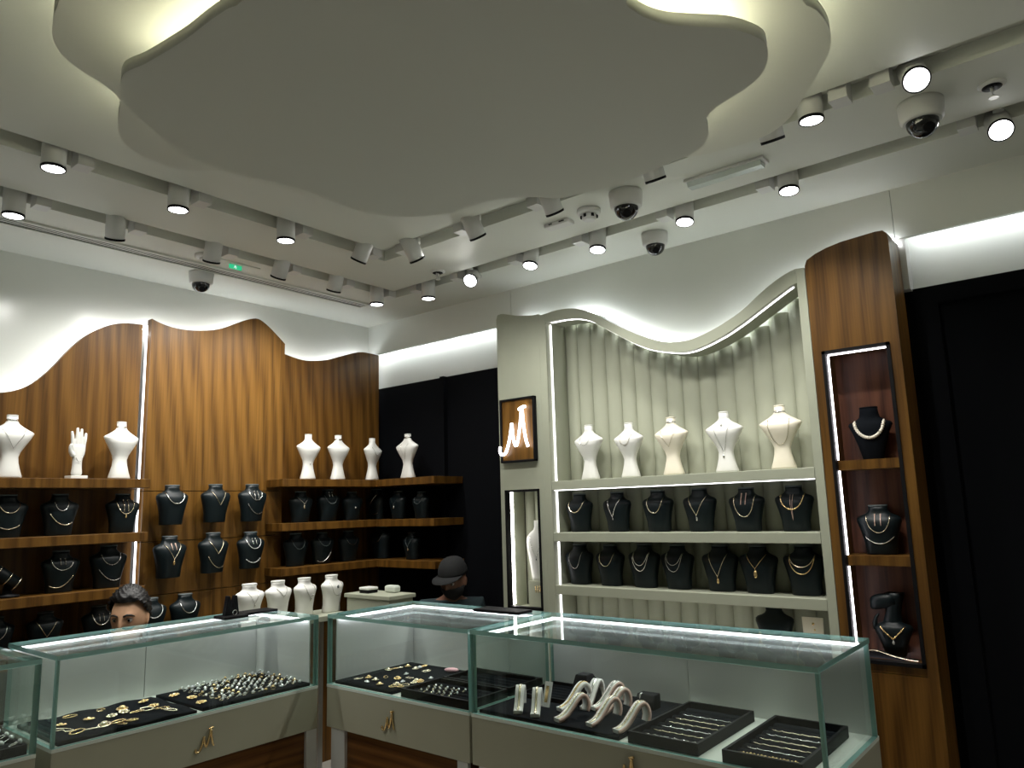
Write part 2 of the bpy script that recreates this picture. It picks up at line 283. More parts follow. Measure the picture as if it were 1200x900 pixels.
class MB:
    """collects shapes in one bmesh and links them as ONE mesh object"""
    def __init__(self):
        self.bm = bmesh.new()
    def _mat(self, faces, mi):
        if mi:
            for f in faces: f.material_index = mi
    def box(self, a, b, mi=0, rot=None, piv=None):
        x0, y0, z0 = [min(p, q) for p, q in zip(a, b)]
        x1, y1, z1 = [max(p, q) for p, q in zip(a, b)]
        v = [(x0, y0, z0), (x1, y0, z0), (x1, y1, z0), (x0, y1, z0), (x0, y0, z1), (x1, y0, z1), (x1, y1, z1), (x0, y1, z1)]
        if rot is not None:
            c = Vector(piv if piv else ((x0 + x1) / 2, (y0 + y1) / 2, (z0 + z1) / 2))
            v = [c + rot @ (Vector(p) - c) for p in v]
        vs = [self.bm.verts.new(p) for p in v]
        fs = [self.bm.faces.new([vs[i] for i in q]) for q in ((0, 3, 2, 1), (4, 5, 6, 7), (0, 1, 5, 4), (1, 2, 6, 5), (2, 3, 7, 6), (3, 0, 4, 7))]
        self._mat(fs, mi)
        return fs
    def rings(self, loops, closed=True, cap0=True, cap1=True, mi=0, smooth=True):
        """loft through loops of points"""
        R = [[self.bm.verts.new(p) for p in L] for L in loops]
        n = len(R[0])
        fs = []
        for a, b in zip(R, R[1:]):
            for i in range(n if closed else n - 1):
                j = (i + 1) % n
                try: fs.append(self.bm.faces.new((a[i], a[j], b[j], b[i])))
                except ValueError: pass
        for f in fs: f.smooth = smooth
        cf = []
        if cap0 and closed: cf.append(self.bm.faces.new(R[0][::-1]))
        if cap1 and closed: cf.append(self.bm.faces.new(R[-1]))
        self._mat(fs + cf, mi)
        return R
    def tube(self, pts, r, n=6, mi=0, closed=False):
        pts = [Vector(p) for p in pts]
        loops = []
        N = len(pts)
        ref = None
        for i, p in enumerate(pts):
            if closed: t = pts[(i + 1) % N] - pts[i - 1]
            else: t = pts[min(i + 1, N - 1)] - pts[max(i - 1, 0)]
            if t.length < 1e-9: t = Vector((0, 0, 1))
            t.normalize()
            if ref is None:
                ref = Vector((0, 0, 1)) if abs(t.z) < 0.9 else Vector((1, 0, 0))
            u = (ref - t * ref.dot(t))
            if u.length < 1e-6: u = t.orthogonal()
            u.normalize(); ref = u
            w = t.cross(u)
            rr = r[i] if isinstance(r, (list, tuple)) else r
            loops.append([p + (u * math.cos(2 * PI * k / n) + w * math.sin(2 * PI * k / n)) * rr for k in range(n)])
        if closed:
            loops.append(loops[0])
            self.rings(loops, cap0=False, cap1=False, mi=mi)
            bmesh.ops.remove_doubles(self.bm, verts=self.bm.verts, dist=1e-6)
        else:
            self.rings(loops, mi=mi)
    def cyl(self, a, b, r0, r1=None, n=20, mi=0):
        a, b = Vector(a), Vector(b)
        r1 = r0 if r1 is None else r1
        t = (b - a).normalized(); u = t.orthogonal().normalized(); w = t.cross(u)
        ring = lambda c, r: [c + (u * math.cos(2 * PI * k / n) + w * math.sin(2 * PI * k / n)) * r for k in range(n)]
        self.rings([ring(a, r0), ring(b, r1)], mi=mi)
    def lathe(self, prof, c=(0, 0, 0), n=24, mi=0, axis=None):
        """prof: list of (radius, height) along axis (default z)"""
        c = Vector(c)
        t = Vector(axis).normalized() if axis is not None else Vector((0, 0, 1))
        u = t.orthogonal().normalized(); w = t.cross(u)
        L = [[c + t * h + (u * math.cos(2 * PI * k / n) + w * math.sin(2 * PI * k / n)) * max(r, 1e-5) for k in range(n)] for r, h in prof]
        self.rings(L, mi=mi)
    def prism(self, poly, axis, a, b, mi=0, smooth=False):
        """polygon of 2-D points swept along axis 'x','y' or 'z' from a to b"""
        def P(p, h):
            return {'x': (h, p[0], p[1]), 'y': (p[0], h, p[1]), 'z': (p[0], p[1], h)}[axis]
        R = [[self.bm.verts.new(P(p, h)) for p in poly] for h in (a, b)]
        n = len(poly)
        fs = []
        for i in range(n):
            j = (i + 1) % n
            f = self.bm.faces.new((R[0][i], R[0][j], R[1][j], R[1][i])); f.smooth = smooth; fs.append(f)
        fs.append(self.bm.faces.new(R[0][::-1])); fs.append(self.bm.faces.new(R[1]))
        self._mat(fs, mi)
    def strip(self, low, high, axis, a, b, mi=0):
        """solid between two open polylines of 2-D points with the same count"""
        self_poly = list(low) + list(high)[::-1]
        n = len(low)
        def P(p, h):
            return {'x': (h, p[0], p[1]), 'y': (p[0], h, p[1]), 'z': (p[0], p[1], h)}[axis]
        V = {}
        for s, pts in (('l', low), ('h', high)):
            for i, p in enumerate(pts):
                for hh in (a, b): V[s, i, hh] = self.bm.verts.new(P(p, hh))
        fs = []
        nf = self.bm.faces.new
        for i in range(n - 1):
            fs.append(nf((V['l', i, a], V['l', i + 1, a], V['h', i + 1, a], V['h', i, a])))
            fs.append(nf((V['l', i, b], V['h', i, b], V['h', i + 1, b], V['l', i + 1, b])))
            fs.append(nf((V['l', i, a], V['l', i, b], V['l', i + 1, b], V['l', i + 1, a])))
            fs.append(nf((V['h', i, a], V['h', i + 1, a], V['h', i + 1, b], V['h', i, b])))
        for i in (0, n - 1):
            fs.append(nf((V['l', i, a], V['h', i, a], V['h', i, b], V['l', i, b])))
        self._mat(fs, mi)
    def ball(self, c, r, n=12, mi=0, sc=(1, 1, 1)):
        c = Vector(c)
        prof = [(math.sin(PI * k / (n // 2)), -math.cos(PI * k / (n // 2))) for k in range(n // 2 + 1)]
        L = [[c + Vector((max(q, 1e-4) * math.cos(2 * PI * j / n) * sc[0], max(q, 1e-4) * math.sin(2 * PI * j / n) * sc[1], h * sc[2])) * r for j in range(n)] for q, h in prof]
        self.rings(L, mi=mi)
    def mesh(self, name, mats):
        bmesh.ops.recalc_face_normals(self.bm, faces=self.bm.faces)
        me = bpy.data.meshes.new(name)
        self.bm.to_mesh(me); self.bm.free()
        for m in (mats if isinstance(mats, (list, tuple)) else [mats]):
            me.materials.append(M[m] if isinstance(m, str) else m)
        return me
    def build(self, name, mats, parent=None, local=False, bevel=0.0, loc=None):
        """verts are world coordinates unless local; the mesh is put into the frame of its thing"""
        off = None
        if not local:
            off = ORG.get(parent.name) if parent is not None else (Vector(loc) if loc else None)
            if off is not None:
                bmesh.ops.translate(self.bm, verts=self.bm.verts, vec=-off)
        me = self.mesh(name, mats)
        o = bpy.data.objects.new(name, me)
        COL.objects.link(o)
        if parent is not None:
            o.parent = parent
            ORG[o.name] = ORG.get(parent.name, Vector((0, 0, 0)))
        else:
            if loc: o.location = loc
            ORG[o.name] = Vector(loc) if loc else Vector((0, 0, 0))
        if bevel:
            md = o.modifiers.new('edge', 'BEVEL'); md.width = bevel; md.segments = 2; md.limit_method = 'ANGLE'
        return o

def tag(o, label=None, cat=None, group=None, kind=None):
    if label: o['label'] = label
    if cat: o['category'] = cat
    if group: o['group'] = group
    if kind: o['kind'] = kind
    return o

def thing(name, label, cat, loc=(0, 0, 0), rz=0.0, group=None):
    o = bpy.data.objects.new(name, None)
    o.empty_display_size = 0.05
    COL.objects.link(o)
    o.location = loc
    o.rotation_euler = (0, 0, rz)
    ORG[o.name] = Vector(loc)
    return tag(o, label, cat, group)

def struct(mb, name, mats, parent=None, bevel=0.0):
    o = mb.build(name, mats, parent, bevel=bevel)
    if parent is None: o['kind'] = 'structure'
    return o

def copy_tree(o, parent=None):
    c = o.copy(); COL.objects.link(c)
    if parent is not None: c.parent = parent
    for ch in list(o.children): copy_tree(ch, c)
    return c

def smooth_poly(pts, k=4, closed=True):
    """Catmull-Rom through the points"""
    n = len(pts); out = []
    for i in range(n if closed else n - 1):
        g = (lambda j: pts[j % n]) if closed else (lambda j: pts[max(0, min(n - 1, j))])
        p0, p1, p2, p3 = g(i - 1), g(i), g(i + 1), g(i + 2)
        for s in range(k):
            t = s / k
            out.append(tuple(0.5 * ((2 * b) + (-a + c) * t + (2 * a - 5 * b + 4 * c - d) * t * t + (-a + 3 * b - 3 * c + d) * t ** 3) for a, b, c, d in zip(p0, p1, p2, p3)))
    if not closed: out.append(pts[-1])
    return out

def inset(pts, d, closed=True):
    """move every point to its left side by d (positive = inwards for a counter-clockwise ring)"""
    n = len(pts); out = []
    for i in range(n):
        a = pts[i - 1] if (closed or i > 0) else pts[i]
        b = pts[(i + 1) % n] if (closed or i < n - 1) else pts[i]
        dx, dy = b[0] - a[0], b[1] - a[1]
        L = math.hypot(dx, dy) or 1
        out.append((pts[i][0] - dy / L * d, pts[i][1] + dx / L * d))
    return out

def interp(poly, x):
    """z of an open contour (sorted by first coordinate) at x"""
    P = sorted(poly)
    if x <= P[0][0]: return P[0][1]
    for (a, b), (c, d) in zip(P, P[1:]):
        if x <= c: return b + (d - b) * (x - a) / ((c - a) or 1)
    return P[-1][1]

# ================================================================== SETTING
ZCEIL = 2.9
XL, YR = -2.6, -2.4
b = MB(); b.box((XL, YR, -0.05), (3.9, 4.3, 0)); struct(b, 'floor', 'floor')

# ceiling cut by two L-shaped track slots
b = MB()
zc0, zc1 = ZCEIL, ZCEIL + 0.06
A0, A1 = 2.872, 3.003      # inner slot in y, and its twin in x
B0, B1 = 3.395, 3.512      # outer slot in y
AX0, AX1 = 2.48, 2.613
BX0, BX1 = 3.028, 3.14
b.box((XL, YR, zc0), (AX0, A0, zc1))
b.box((XL, A1, zc0), (BX0, B0, zc1)); b.box((AX1, YR, zc0), (BX0, A1, zc1))
b.box((XL, B1, zc0), (3.9, 4.3, zc1)); b.box((BX1, YR, zc0), (3.9, B1, zc1))
struct(b, 'ceiling', 'ceil')
b = MB(); b.box((XL, YR, zc1), (3.9, 4.3, zc1 + 0.03)); struct(b, 'ceiling_slot_lid', 'slot')

b = MB(); b.box((XL, 4.24, 0), (3.9, 4.34, ZCEIL)); struct(b, 'wall_back', 'wall')
b = MB(); b.box((XL - 0.1, YR, 0), (XL, 4.3, ZCEIL)); struct(b, 'wall_left', 'wall')
b = MB(); b.box((XL, YR - 0.1, 0), (3.9, YR, ZCEIL)); struct(b, 'wall_rear', 'wall')
# right wall: bulkhead, recessed band under it, black panelling below
b = MB(); b.box((3.53, 2.862, 2.68), (3.552, 4.24, ZCEIL)); struct(b, 'wall_bulkhead_back', 'wall')
b = MB(); b.box((3.53, 0.66, 2.22), (3.552, 2.859, ZCEIL)); struct(b, 'wall_bulkhead_middle', 'wall')
b = MB(); b.box((3.53, YR, 2.667), (3.552, 0.657, ZCEIL)); struct(b, 'wall_bulkhead_front', 'wall')
b = MB(); b.box((3.62, YR, 2.40), (3.72, 4.24, ZCEIL)); struct(b, 'wall_right', 'wall')
b = MB(); b.box((3.60, 2.80, 0), (3.70, 4.24, 2.437)); 
struct(b, 'wall_right_black_panel', 'black_wall')
b = MB(); b.box((3.60, 0.62, 0), (3.70, 2.80, 2.437)); struct(b, 'wall_right_behind_cabinet', 'black_wall')
b = MB(); b.box((3.565, 3.50, 0), (3.602, 3.535, 2.437)); struct(b, 'trim_1', 'black_wall')
b = MB(); b.box((3.545, 0.625, 2.437), (3.622, 0.659, 2.667)); struct(b, 'trim_2', 'steel')
# black door to the right of the wooden column
d = MB(); d.box((3.60, YR, 0), (3.64, 0.62, 2.36)); dr = struct(d, 'door_1', 'black_wall')
f = MB(); f.box((3.565, YR, 2.36), (3.62, 0.62, 2.437)); f.build('door_lintel', 'black_wall', dr)
f = MB(); f.box((3.565, 0.53, 0), (3.62, 0.62, 2.36)); f.build('door_jamb', 'black_wall', dr)
f = MB(); f.box((3.590, -0.42, 0), (3.602, -0.40, 2.34)); f.build('door_seam', 'black', dr)

# cove strips that wash the recessed band under the bulkhead
for nm, y0, y1, z in (('trim_3', 2.90, 4.22, 2.70), ('trim_4', YR + 0.1, 0.60, 2.69)):
    b = MB(); b.box((3.556, y0, z), (3.568, y1, z + 0.012)); struct(b, nm, 'led_halo')

# ================================================================== CEILING CLOUD
def ring(pts, extra, k=3):
    return smooth_poly(pts + extra, k)
low = ring(CLOUD_LOW, [(1.25, 0.66), (1.17, 0.48), (1.02, 0.33), (0.80, 0.36), (0.66, 0.56), (0.66, 0.84), (0.72, 1.08)])
high = ring(CLOUD_HIGH, [(1.60, 0.42), (1.42, 0.22), (1.18, 0.02), (0.80, -0.06), (0.50, 0.12), (0.36, 0.50), (0.38, 0.95), (0.47, 1.40)])
def ccw(p):
    a = sum(p[i - 1][0] * p[i][1] - p[i][0] * p[i - 1][1] for i in range(len(p)))
    return p if a > 0 else p[::-1]
low, high = ccw(low), ccw(high)
cl = thing('ceiling_cloud', 'two-tiered wavy cloud-shaped white ceiling panel with hidden cove lighting', 'ceiling panel', (1.4, 1.2, 2.62))
b = MB(); b.prism(low, 'z', 2.62, 2.653, smooth=True); b.build('lower_tier', 'cloud', cl)
b = MB(); b.prism(high, 'z', 2.75, 2.785, smooth=True); b.build('upper_tier', 'cloud', cl)
b = MB(); b.prism(inset(low, 0.22), 'z', 2.653, 2.75); b.build('lower_hanger', 'cloud', cl)
b = MB(); b.prism(inset(high, 0.26), 'z', 2.785, 2.90); b.build('upper_hanger', 'cloud', cl)
def part_ring(p, test):
    """longest run of ring points that satisfy test"""
    n = len(p); best = []
    for s in range(n):
        if test(p[s]) and not test(p[s - 1]):
            run = []; i = s
            while test(p[i % n]) and len(run) < n:
                run.append(p[i % n]); i += 1
            if len(run) > len(best): best = run
    return best
run = part_ring(inset(low, 0.10), lambda q: q[0] + q[1] < 2.62 or (q[1] < 1.18))
b = MB(); b.tube([(x, y, 2.668) for x, y in run], 0.007, 6); b.build('cove_light_strip', 'led_cove', cl)
run = part_ring(inset(low, 0.11), lambda q: not (q[0] + q[1] < 2.62 or q[1] < 1.18))
b = MB(); b.tube([(x, y, 2.668) for x, y in run], 0.006, 6); b.build('cove_light_strip', 'led_cove_fill', cl)  # dim unseen strip, added to lighten the upper tier past the far edge
run = part_ring(inset(high, 0.10), lambda q: q[0] + q[1] < 2.85 or q[1] < 0.80 or q[0] < 1.12)
b = MB(); b.tube([(x, y, 2.80) for x, y in run], 0.006, 6); b.build('cove_light_strip', 'led_cove', cl)

# ================================================================== TRACK LAMPS
LAMP_TXT = {
 'a': 'inner slot, wooden wall side',
 'b': 'outer slot, wooden wall side',
 'c': 'inner slot, sage cabinet side',
 'd': 'outer slot, sage cabinet side'}
ORD = ['first', 'second', 'third', 'fourth', 'fifth', 'sixth', 'seventh', 'eighth']
AIM = {('a', 3): (-0.05, 0.65, -1), ('b', 1): (0.2, 0.5, -1), ('b', 2): (0.15, 0.52, -1), ('b', 3): (0.05, 0.6, -1), ('b', 4): (0.1, 0.5, -1),
 ('c', 0): (0.72, 0, -1), ('c', 1): (0.72, 0, -1), ('c', 2): (0.70, 0, -1), ('c', 3): (0.55, 0, -1), ('c', 4): (0.55, 0, -1), ('c', 5): (0.02, 0, -1),
 ('c', 6): (-0.75, -0.25, -0.8), ('d', 1): (-0.95, -0.35, -0.8), ('d', 2): (-0.30, -0.06, -1), ('d', 3): (-0.22, -0.05, -1), ('d', 4): (-0.22, -0.05, -1), ('d', 5): (-0.15, -0.05, -1), ('d', 6): (-0.75, -0.15, -0.8)}
cnt = {}
def ring24(c, t, r, h, n=24):
    u = t.orthogonal().normalized(); w = t.cross(u)
    return [c + t * h + (u * math.cos(2 * PI * k / n) + w * math.sin(2 * PI * k / n)) * r for k in range(n)]
idxs = {'a': [3, 2, 1, 0], 'b': [5, 4, 3, 2, 1, 0], 'c': [0, 1, 2, 3, 4, 5, 6], 'd': [0, 1, 2, 3, 4, 5, 6]}
SPOTS = {'a': 0.7, 'b': 1.0, 'c': 0.62, 'd': 0.75}
for k, x, y, z in LAMPS:
    i = cnt.get(k, 0); cnt[k] = i + 1
    order = idxs[k][i]
    label = f'added unseen fill spotlight, {ORD[order]} from the corner, {LAMP_TXT[k]}'
    t = thing('track_spotlight', label, 'spotlight', (x, y, 2.957), 0, 'track spotlights in the ceiling slots')
    ax = Vector(AIM.get((k, i), (0, 0, -1))).normalized()
    tip = Vector((x, y, z - 0.025)) 
    R0 = 0.042
    top = tip - ax * 0.13
    b = MB(); b.cyl(top, tip - ax * 0.004, R0, R0, 24)
    b.cyl((x, y, 2.957), (x, y, top.z - 0.02), 0.018, 0.018, 10)
    h = b.build('housing', 'lamp', t)
    b = MB(); b.rings([[p_ for p_ in ring24(tip - ax * 0.006, ax, r_, h_)] for r_, h_ in ((R0 * 0.90, 0), (R0 * 1.012, 0), (R0 * 1.012, 0.010), (R0 * 0.90, 0.010), (R0 * 0.90, 0))], cap0=False, cap1=False); b.build('bezel', 'black', t)
    b = MB(); b.cyl(tip - ax * 0.003, tip + ax * 0.002, R0 * 0.90, R0 * 0.90, 24); b.build('lens', 'lens', t)
    b = MB()
    if k in 'ab': b.box((x + 0.07, y - 0.035, 2.875), (x + 0.13, y + 0.035, 2.957)); b.box((x, y - 0.01, 2.94), (x + 0.08, y + 0.01, 2.957))
    elif (k, i) == ('c', 5): b.box((x - 0.035, y - 0.13, 2.875), (x + 0.035, y - 0.07, 2.957)); b.box((x - 0.01, y - 0.08, 2.94), (x + 0.01, y, 2.957))
    else: b.box((x - 0.035, y + 0.07, 2.875), (x + 0.035, y + 0.13, 2.957)); b.box((x - 0.01, y, 2.94), (x + 0.01, y + 0.08, 2.957))
    b.build('track_adapter', 'lamp', t)
    ld = bpy.data.lights.new('spot_beam', 'SPOT')
    ld.energy = SPOT_W * SPOTS[k] * {('d', 0): 0.3, ('c', 5): 1.9, ('b', 5): 0.5}.get((k, i), 1)
    ld.spot_size = rad({'a': 90, 'b': 124, 'c': 90, 'd': 115}[k]); ld.spot_blend = 1.0; ld.shadow_soft_size = 0.03
    ld.color = (1.0, 0.985, 0.93)
    lo = bpy.data.objects.new('spot_beam', ld); COL.objects.link(lo)
    lo.parent = t
    lo.location = tip + ax * 0.02 - Vector((x, y, 2.957))
    lo.rotation_euler = ax.to_track_quat('-Z', 'Y').to_euler()
# the slots run on over the part of the shop behind the viewer, with unseen lamps added there for fill light
for n_, (x, y) in enumerate(((-0.2, 2.94), (-1.5, 2.94), (-0.6, 3.46), (-1.8, 3.46), (2.55, -0.7), (2.55, -1.8), (3.085, -0.6), (3.085, -1.7))):
    t = thing('track_spotlight', f'added unseen fill spotlight, {ORD[n_]} of those further along the slots, outside the photographed corner', 'spotlight', (x, y, 2.957), 0, 'unseen fill spotlights added outside the corner')
    b = MB(); b.cyl((x, y, 2.97), (x, y, 2.825), 0.05, 0.05, 24); b.cyl((x, y, 2.957), (x, y, 2.96), 0.018, 0.018, 8); b.build('housing', 'lamp', t)
    b = MB(); b.cyl((x, y, 2.826), (x, y, 2.820), 0.045, 0.045, 24); b.build('lens', 'lens', t)
    ld = bpy.data.lights.new('spot_beam', 'SPOT'); ld.energy = SPOT_W * 0.5; ld.spot_size = rad(84); ld.spot_blend = 0.7; ld.shadow_soft_size = 0.03; ld.color = (1.0, 0.985, 0.93)
    lo = bpy.data.objects.new('spot_beam', ld); COL.objects.link(lo); lo.parent = t; lo.location = (0, 0, -0.185)

# ================================================================== OTHER CEILING FITTINGS
def dome_camera(p, s, label, face):
    t = thing('dome_camera', label, 'security camera', p, 0, 'dome security cameras')
    b = MB(); b.lathe([(0.070 * s, 0), (0.070 * s, -0.012 * s), (0.066 * s, -0.060 * s), (0.058 * s, -0.068 * s)], p, 28); b.build('housing', 'lamp', t)
    b = MB(); b.lathe([(0.050 * s, -0.066 * s)] + [(0.050 * s * math.cos(a), -0.070 * s - 0.050 * s * math.sin(a)) for a in [PI / 2 * q / 7 for q in range(8)]], p, 24); b.build('smoked_dome', 'dome', t)
    e = Vector(face).normalized()
    b = MB(); c = Vector(p) + Vector((0, 0, -0.085 * s)) + e * 0.032 * s
    b.cyl(c, c + e * 0.022 * s, 0.017 * s, 0.017 * s, 12); b.build('camera_lens', 'black', t)
dome_camera(CAM1, 1.05, 'large dome security camera under the bright spotlight, far right of the ceiling', (-1, -0.6, -0.6))
dome_camera(CAM2, 1.05, 'dome security camera beside the round smoke detector, between the two slots', (-1, -0.6, -0.6))
dome_camera(CAM3, 0.95, 'dome security camera between the outer slot and the sage cabinet wall', (-1, -0.6, -0.6))
dome_camera(CAM4, 0.95, 'dome security camera behind the long air grille above the wooden panels', (-0.3, -1, -0.6))

t = thing('smoke_detector', 'round white smoke detector beside a dome camera on the ceiling', 'smoke detector', SMOKE)
b = MB(); b.lathe([(0.055, 0), (0.055, -0.018), (0.050, -0.024)], SMOKE, 24); b.build('base', 'lamp', t)
b = MB(); b.lathe([(0.034, -0.024), (0.034, -0.045), (0.026, -0.052)], SMOKE, 20); b.build('sensor_head', 'lamp', t)
for a in range(6):
    b = MB(); q = 2 * PI * a / 6; b.box((SMOKE[0] + 0.033 * math.cos(q) - 0.006, SMOKE[1] + 0.033 * math.sin(q) - 0.006, 2.858), (SMOKE[0] + 0.033 * math.cos(q) + 0.006, SMOKE[1] + 0.033 * math.sin(q) + 0.006, 2.872)); b.build('sensor_slot', 'black', t)

x, y, z = SMALLBOX
t = thing('access_point', 'small flat cream box on the ceiling left of the smoke detector', 'ceiling box', SMALLBOX)
b = MB(); b.box((x - 0.03, y - 0.07, z - 0.02), (x + 0.03, y + 0.07, z)); b.build('cover', 'lamp', t, bevel=0.004)
b = MB(); b.box((x - 0.032, y - 0.05, z - 0.012), (x - 0.028, y - 0.02, z - 0.006)); b.box((x - 0.032, y + 0.02, z - 0.012), (x - 0.028, y + 0.04, z - 0.006)); b.build('marking', 'black', t)

def sprinkler(p, label):
    t = thing('sprinkler_head', label, 'sprinkler', p, 0, 'ceiling sprinklers')
    b = MB(); b.lathe([(0.042, 0), (0.042, -0.004), (0.030, -0.010), (0.012, -0.012)], p, 24); b.build('rosette', 'lamp', t)
    b = MB(); b.lathe([(0.030, -0.0101), (0.030, -0.0112), (0.012, -0.013)], p, 20); b.build('recess', 'black', t)
    b = MB(); c = Vector(p)
    b.cyl(c + Vector((0, 0, -0.01)), c + Vector((0, 0, -0.03)), 0.006, 0.006, 8)
    b.tube([c + Vector((-0.012, 0, -0.012)), c + Vector((-0.014, 0, -0.03)), c + Vector((0, 0, -0.046))], 0.0025, 5)
    b.tube([c + Vector((0.012, 0, -0.012)), c + Vector((0.014, 0, -0.03)), c + Vector((0, 0, -0.046))], 0.0025, 5)
    b.lathe([(0.015, -0.046), (0.015, -0.049)], p, 12); b.build('deflector', 'steel', t)
sprinkler(SPR1, 'round sprinkler head right of the large dome camera')
sprinkler(SPR2, 'sprinkler head between the two slots near the room corner')

t = thing('emergency_light', 'long clear emergency light bar on the ceiling between the slots', 'emergency light', (2.83, 1.13, 2.9))
b = MB(); b.box((2.795, 0.955, 2.888), (2.868, 1.30, 2.9)); b.build('base', 'lamp', t, bevel=0.003)
b = MB(); b.prism([(2.803, 2.888), (2.860, 2.888), (2.852, 2.868), (2.811, 2.868)], 'y', 0.97, 1.288); b.build('cover', 'clear_plastic', t)

x, y, z = EXIT
t = thing('exit_sign', 'small green lit exit sign recessed in the ceiling beside the air grille', 'exit sign', EXIT)
b = MB(); b.box((x - 0.13, y - 0.035, z - 0.004), (x + 0.13, y + 0.035, z)); b.build('ceiling_plate', 'ceil', t)
b = MB(); b.box((x - 0.036, y - 0.004, z - 0.027), (x + 0.036, y + 0.004, z - 0.004)); b.build('lit_panel', 'exit', t)
b = MB(); yy = y - 0.006
b.ball((x - 0.004, yy, z - 0.009), 0.0028, 8)
for a, c in (((-0.004, -0.012), (-0.006, -0.018)), ((-0.006, -0.018), (0.001, -0.021)), ((0.001, -0.021), (-0.001, -0.027)), ((-0.006, -0.018), (-0.013, -0.024)), ((-0.004, -0.013), (0.004, -0.017)), ((-0.004, -0.013), (-0.011, -0.015))):
    b.cyl((x + a[0], yy, z + a[1]), (x + c[0], yy, z + c[1]), 0.0014, 0.0014, 6)
b.build('running_figure', 'exit_w', t)
t = thing('ceiling_detector', 'small round cream detector beside the air grille, left of the exit sign', 'detector', DET)
b = MB(); b.lathe([(0.05, 0), (0.05, -0.012), (0.038, -0.020)], DET, 24); b.build('base', 'lamp', t)
b = MB(); b.lathe([(0.028, -0.020), (0.022, -0.032), (0.001, -0.034)], DET, 16); b.build('sensor', 'lamp', t)

# long slotted air grille
t = thing('air_grille', 'long narrow slotted air grille set in the ceiling along the wooden panel wall', 'air vent', (0.5, 3.77, 2.9))
b = MB(); b.box((XL, 3.728, 2.8955), (3.10, 3.812, 2.8995)); b.build('duct_backing', 'black', t)
b = MB()
b.box((XL, 3.722, 2.890), (3.11, 3.731, 2.9)); b.box((XL, 3.809, 2.890), (3.11, 3.818, 2.9)); b.box((3.10, 3.722, 2.890), (3.112, 3.818, 2.9)); b.build('frame', 'ceil', t)
for q in range(3):
    b = MB(); y0 = 3.7445 + q * 0.0205; b.box((XL, y0, 2.8944), (3.10, y0 + 0.0095, 2.8952)); b.build('slat', 'ceil', t)

# ================================================================== WOODEN PANELS ON THE BACK WALL
def contour_board(b, pts, z0, axis, a, c, z_of=lambda q: q):
    P = sorted(pts)
    b.strip([(p[0], z0) for p in P], P, axis, a, c)

# left unit
lu = thing('wood_wall_unit', 'left walnut wall panel with a rising wavy top and four long display shelves', 'wall unit', (1.0, 4.14, 0))
top = [(-0.9, 2.30), (-0.5, 2.36), (-0.1, 2.33), (0.3, 2.22), (0.7, 2.13), (1.0, 2.13)] + LEFT_TOP
top = smooth_poly([p for p in top if p[0] < 1.80] + [(1.828, 2.607)], 3, False)
b = MB(); contour_board(b, top, 0.0, 'y', 4.12, 4.16); b.build('back_panel', 'wood', lu)
for z in (1.745, 1.475, 1.208, 0.942):
    b = MB(); b.box((-0.85, 3.91, z - 0.046), (1.815, 4.118, z)); b.build('shelf', 'wood', lu, bevel=0.002)
b = MB(); b.box((1.839, 4.100, 0.62), (1.8465, 4.108, 2.600)); b.build('light_strip', 'led', lu)
b = MB(); b.tube([(x, 4.205, z - 0.028) for x, z in top[::2]], 0.007, 6); b.build('halo_light_strip', 'led_halo', lu)
# middle unit
mu = thing('wood_wall_unit', 'tall middle walnut wall panel with peaked wavy top and wall-mounted black busts', 'wall unit', (2.28, 4.1, 0))
MT = smooth_poly([(1.858, 2.640)] + [p for p in MID_TOP if 1.87 < p[0] < 2.70] + [(2.7111, 2.6258)], 3, False)
prev = 0.0
for z in (1.140, 1.420, 1.690):
    b = MB(); b.box((1.858, 4.08, prev), (2.7111, 4.13, z - 0.004)); b.build('panel_board', 'wood_mid', mu); prev = z
b = MB(); contour_board(b, MT, prev, 'y', 4.08, 4.13); b.build('panel_board', 'wood_mid', mu)
b = MB(); b.box((1.862, 4.128, 0.0), (2.706, 4.135, 2.55)); b.build('backing', 'black', mu)
b = MB(); b.tube([(x, 4.205, z - 0.034) for x, z in MT[::2]], 0.007, 6); b.build('halo_light_strip', 'led_halo', mu)
# right unit with L-shaped shelves that return along the black wall
ru = thing('wood_wall_unit', 'right walnut wall panel with low wavy top and shelves turning the corner', 'wall unit', (3.1, 4.14, 0))
RT = smooth_poly([(2.716, 2.571)] + RIGHT_TOP[:-1] + [(3.529, 2.669)], 3, False)
b = MB(); contour_board(b, RT, 0.0, 'y', 4.12, 4.16); b.build('back_panel', 'wood', ru)
for z in (1.753, 1.489, 1.227):
    b = MB(); b.prism([(2.60, 3.91), (3.33, 3.91), (3.33, 3.365), (3.598, 3.365), (3.598, 4.118), (2.7155, 4.118), (2.7155, 4.078), (2.60, 4.078)], 'z', z - 0.046, z)
    b.build('shelf', 'wood', ru, bevel=0.002)
b = MB(); b.tube([(x, 4.205, z - 0.028) for x, z in RT[::2]], 0.007, 6); b.build('halo_light_strip', 'led_halo', ru)

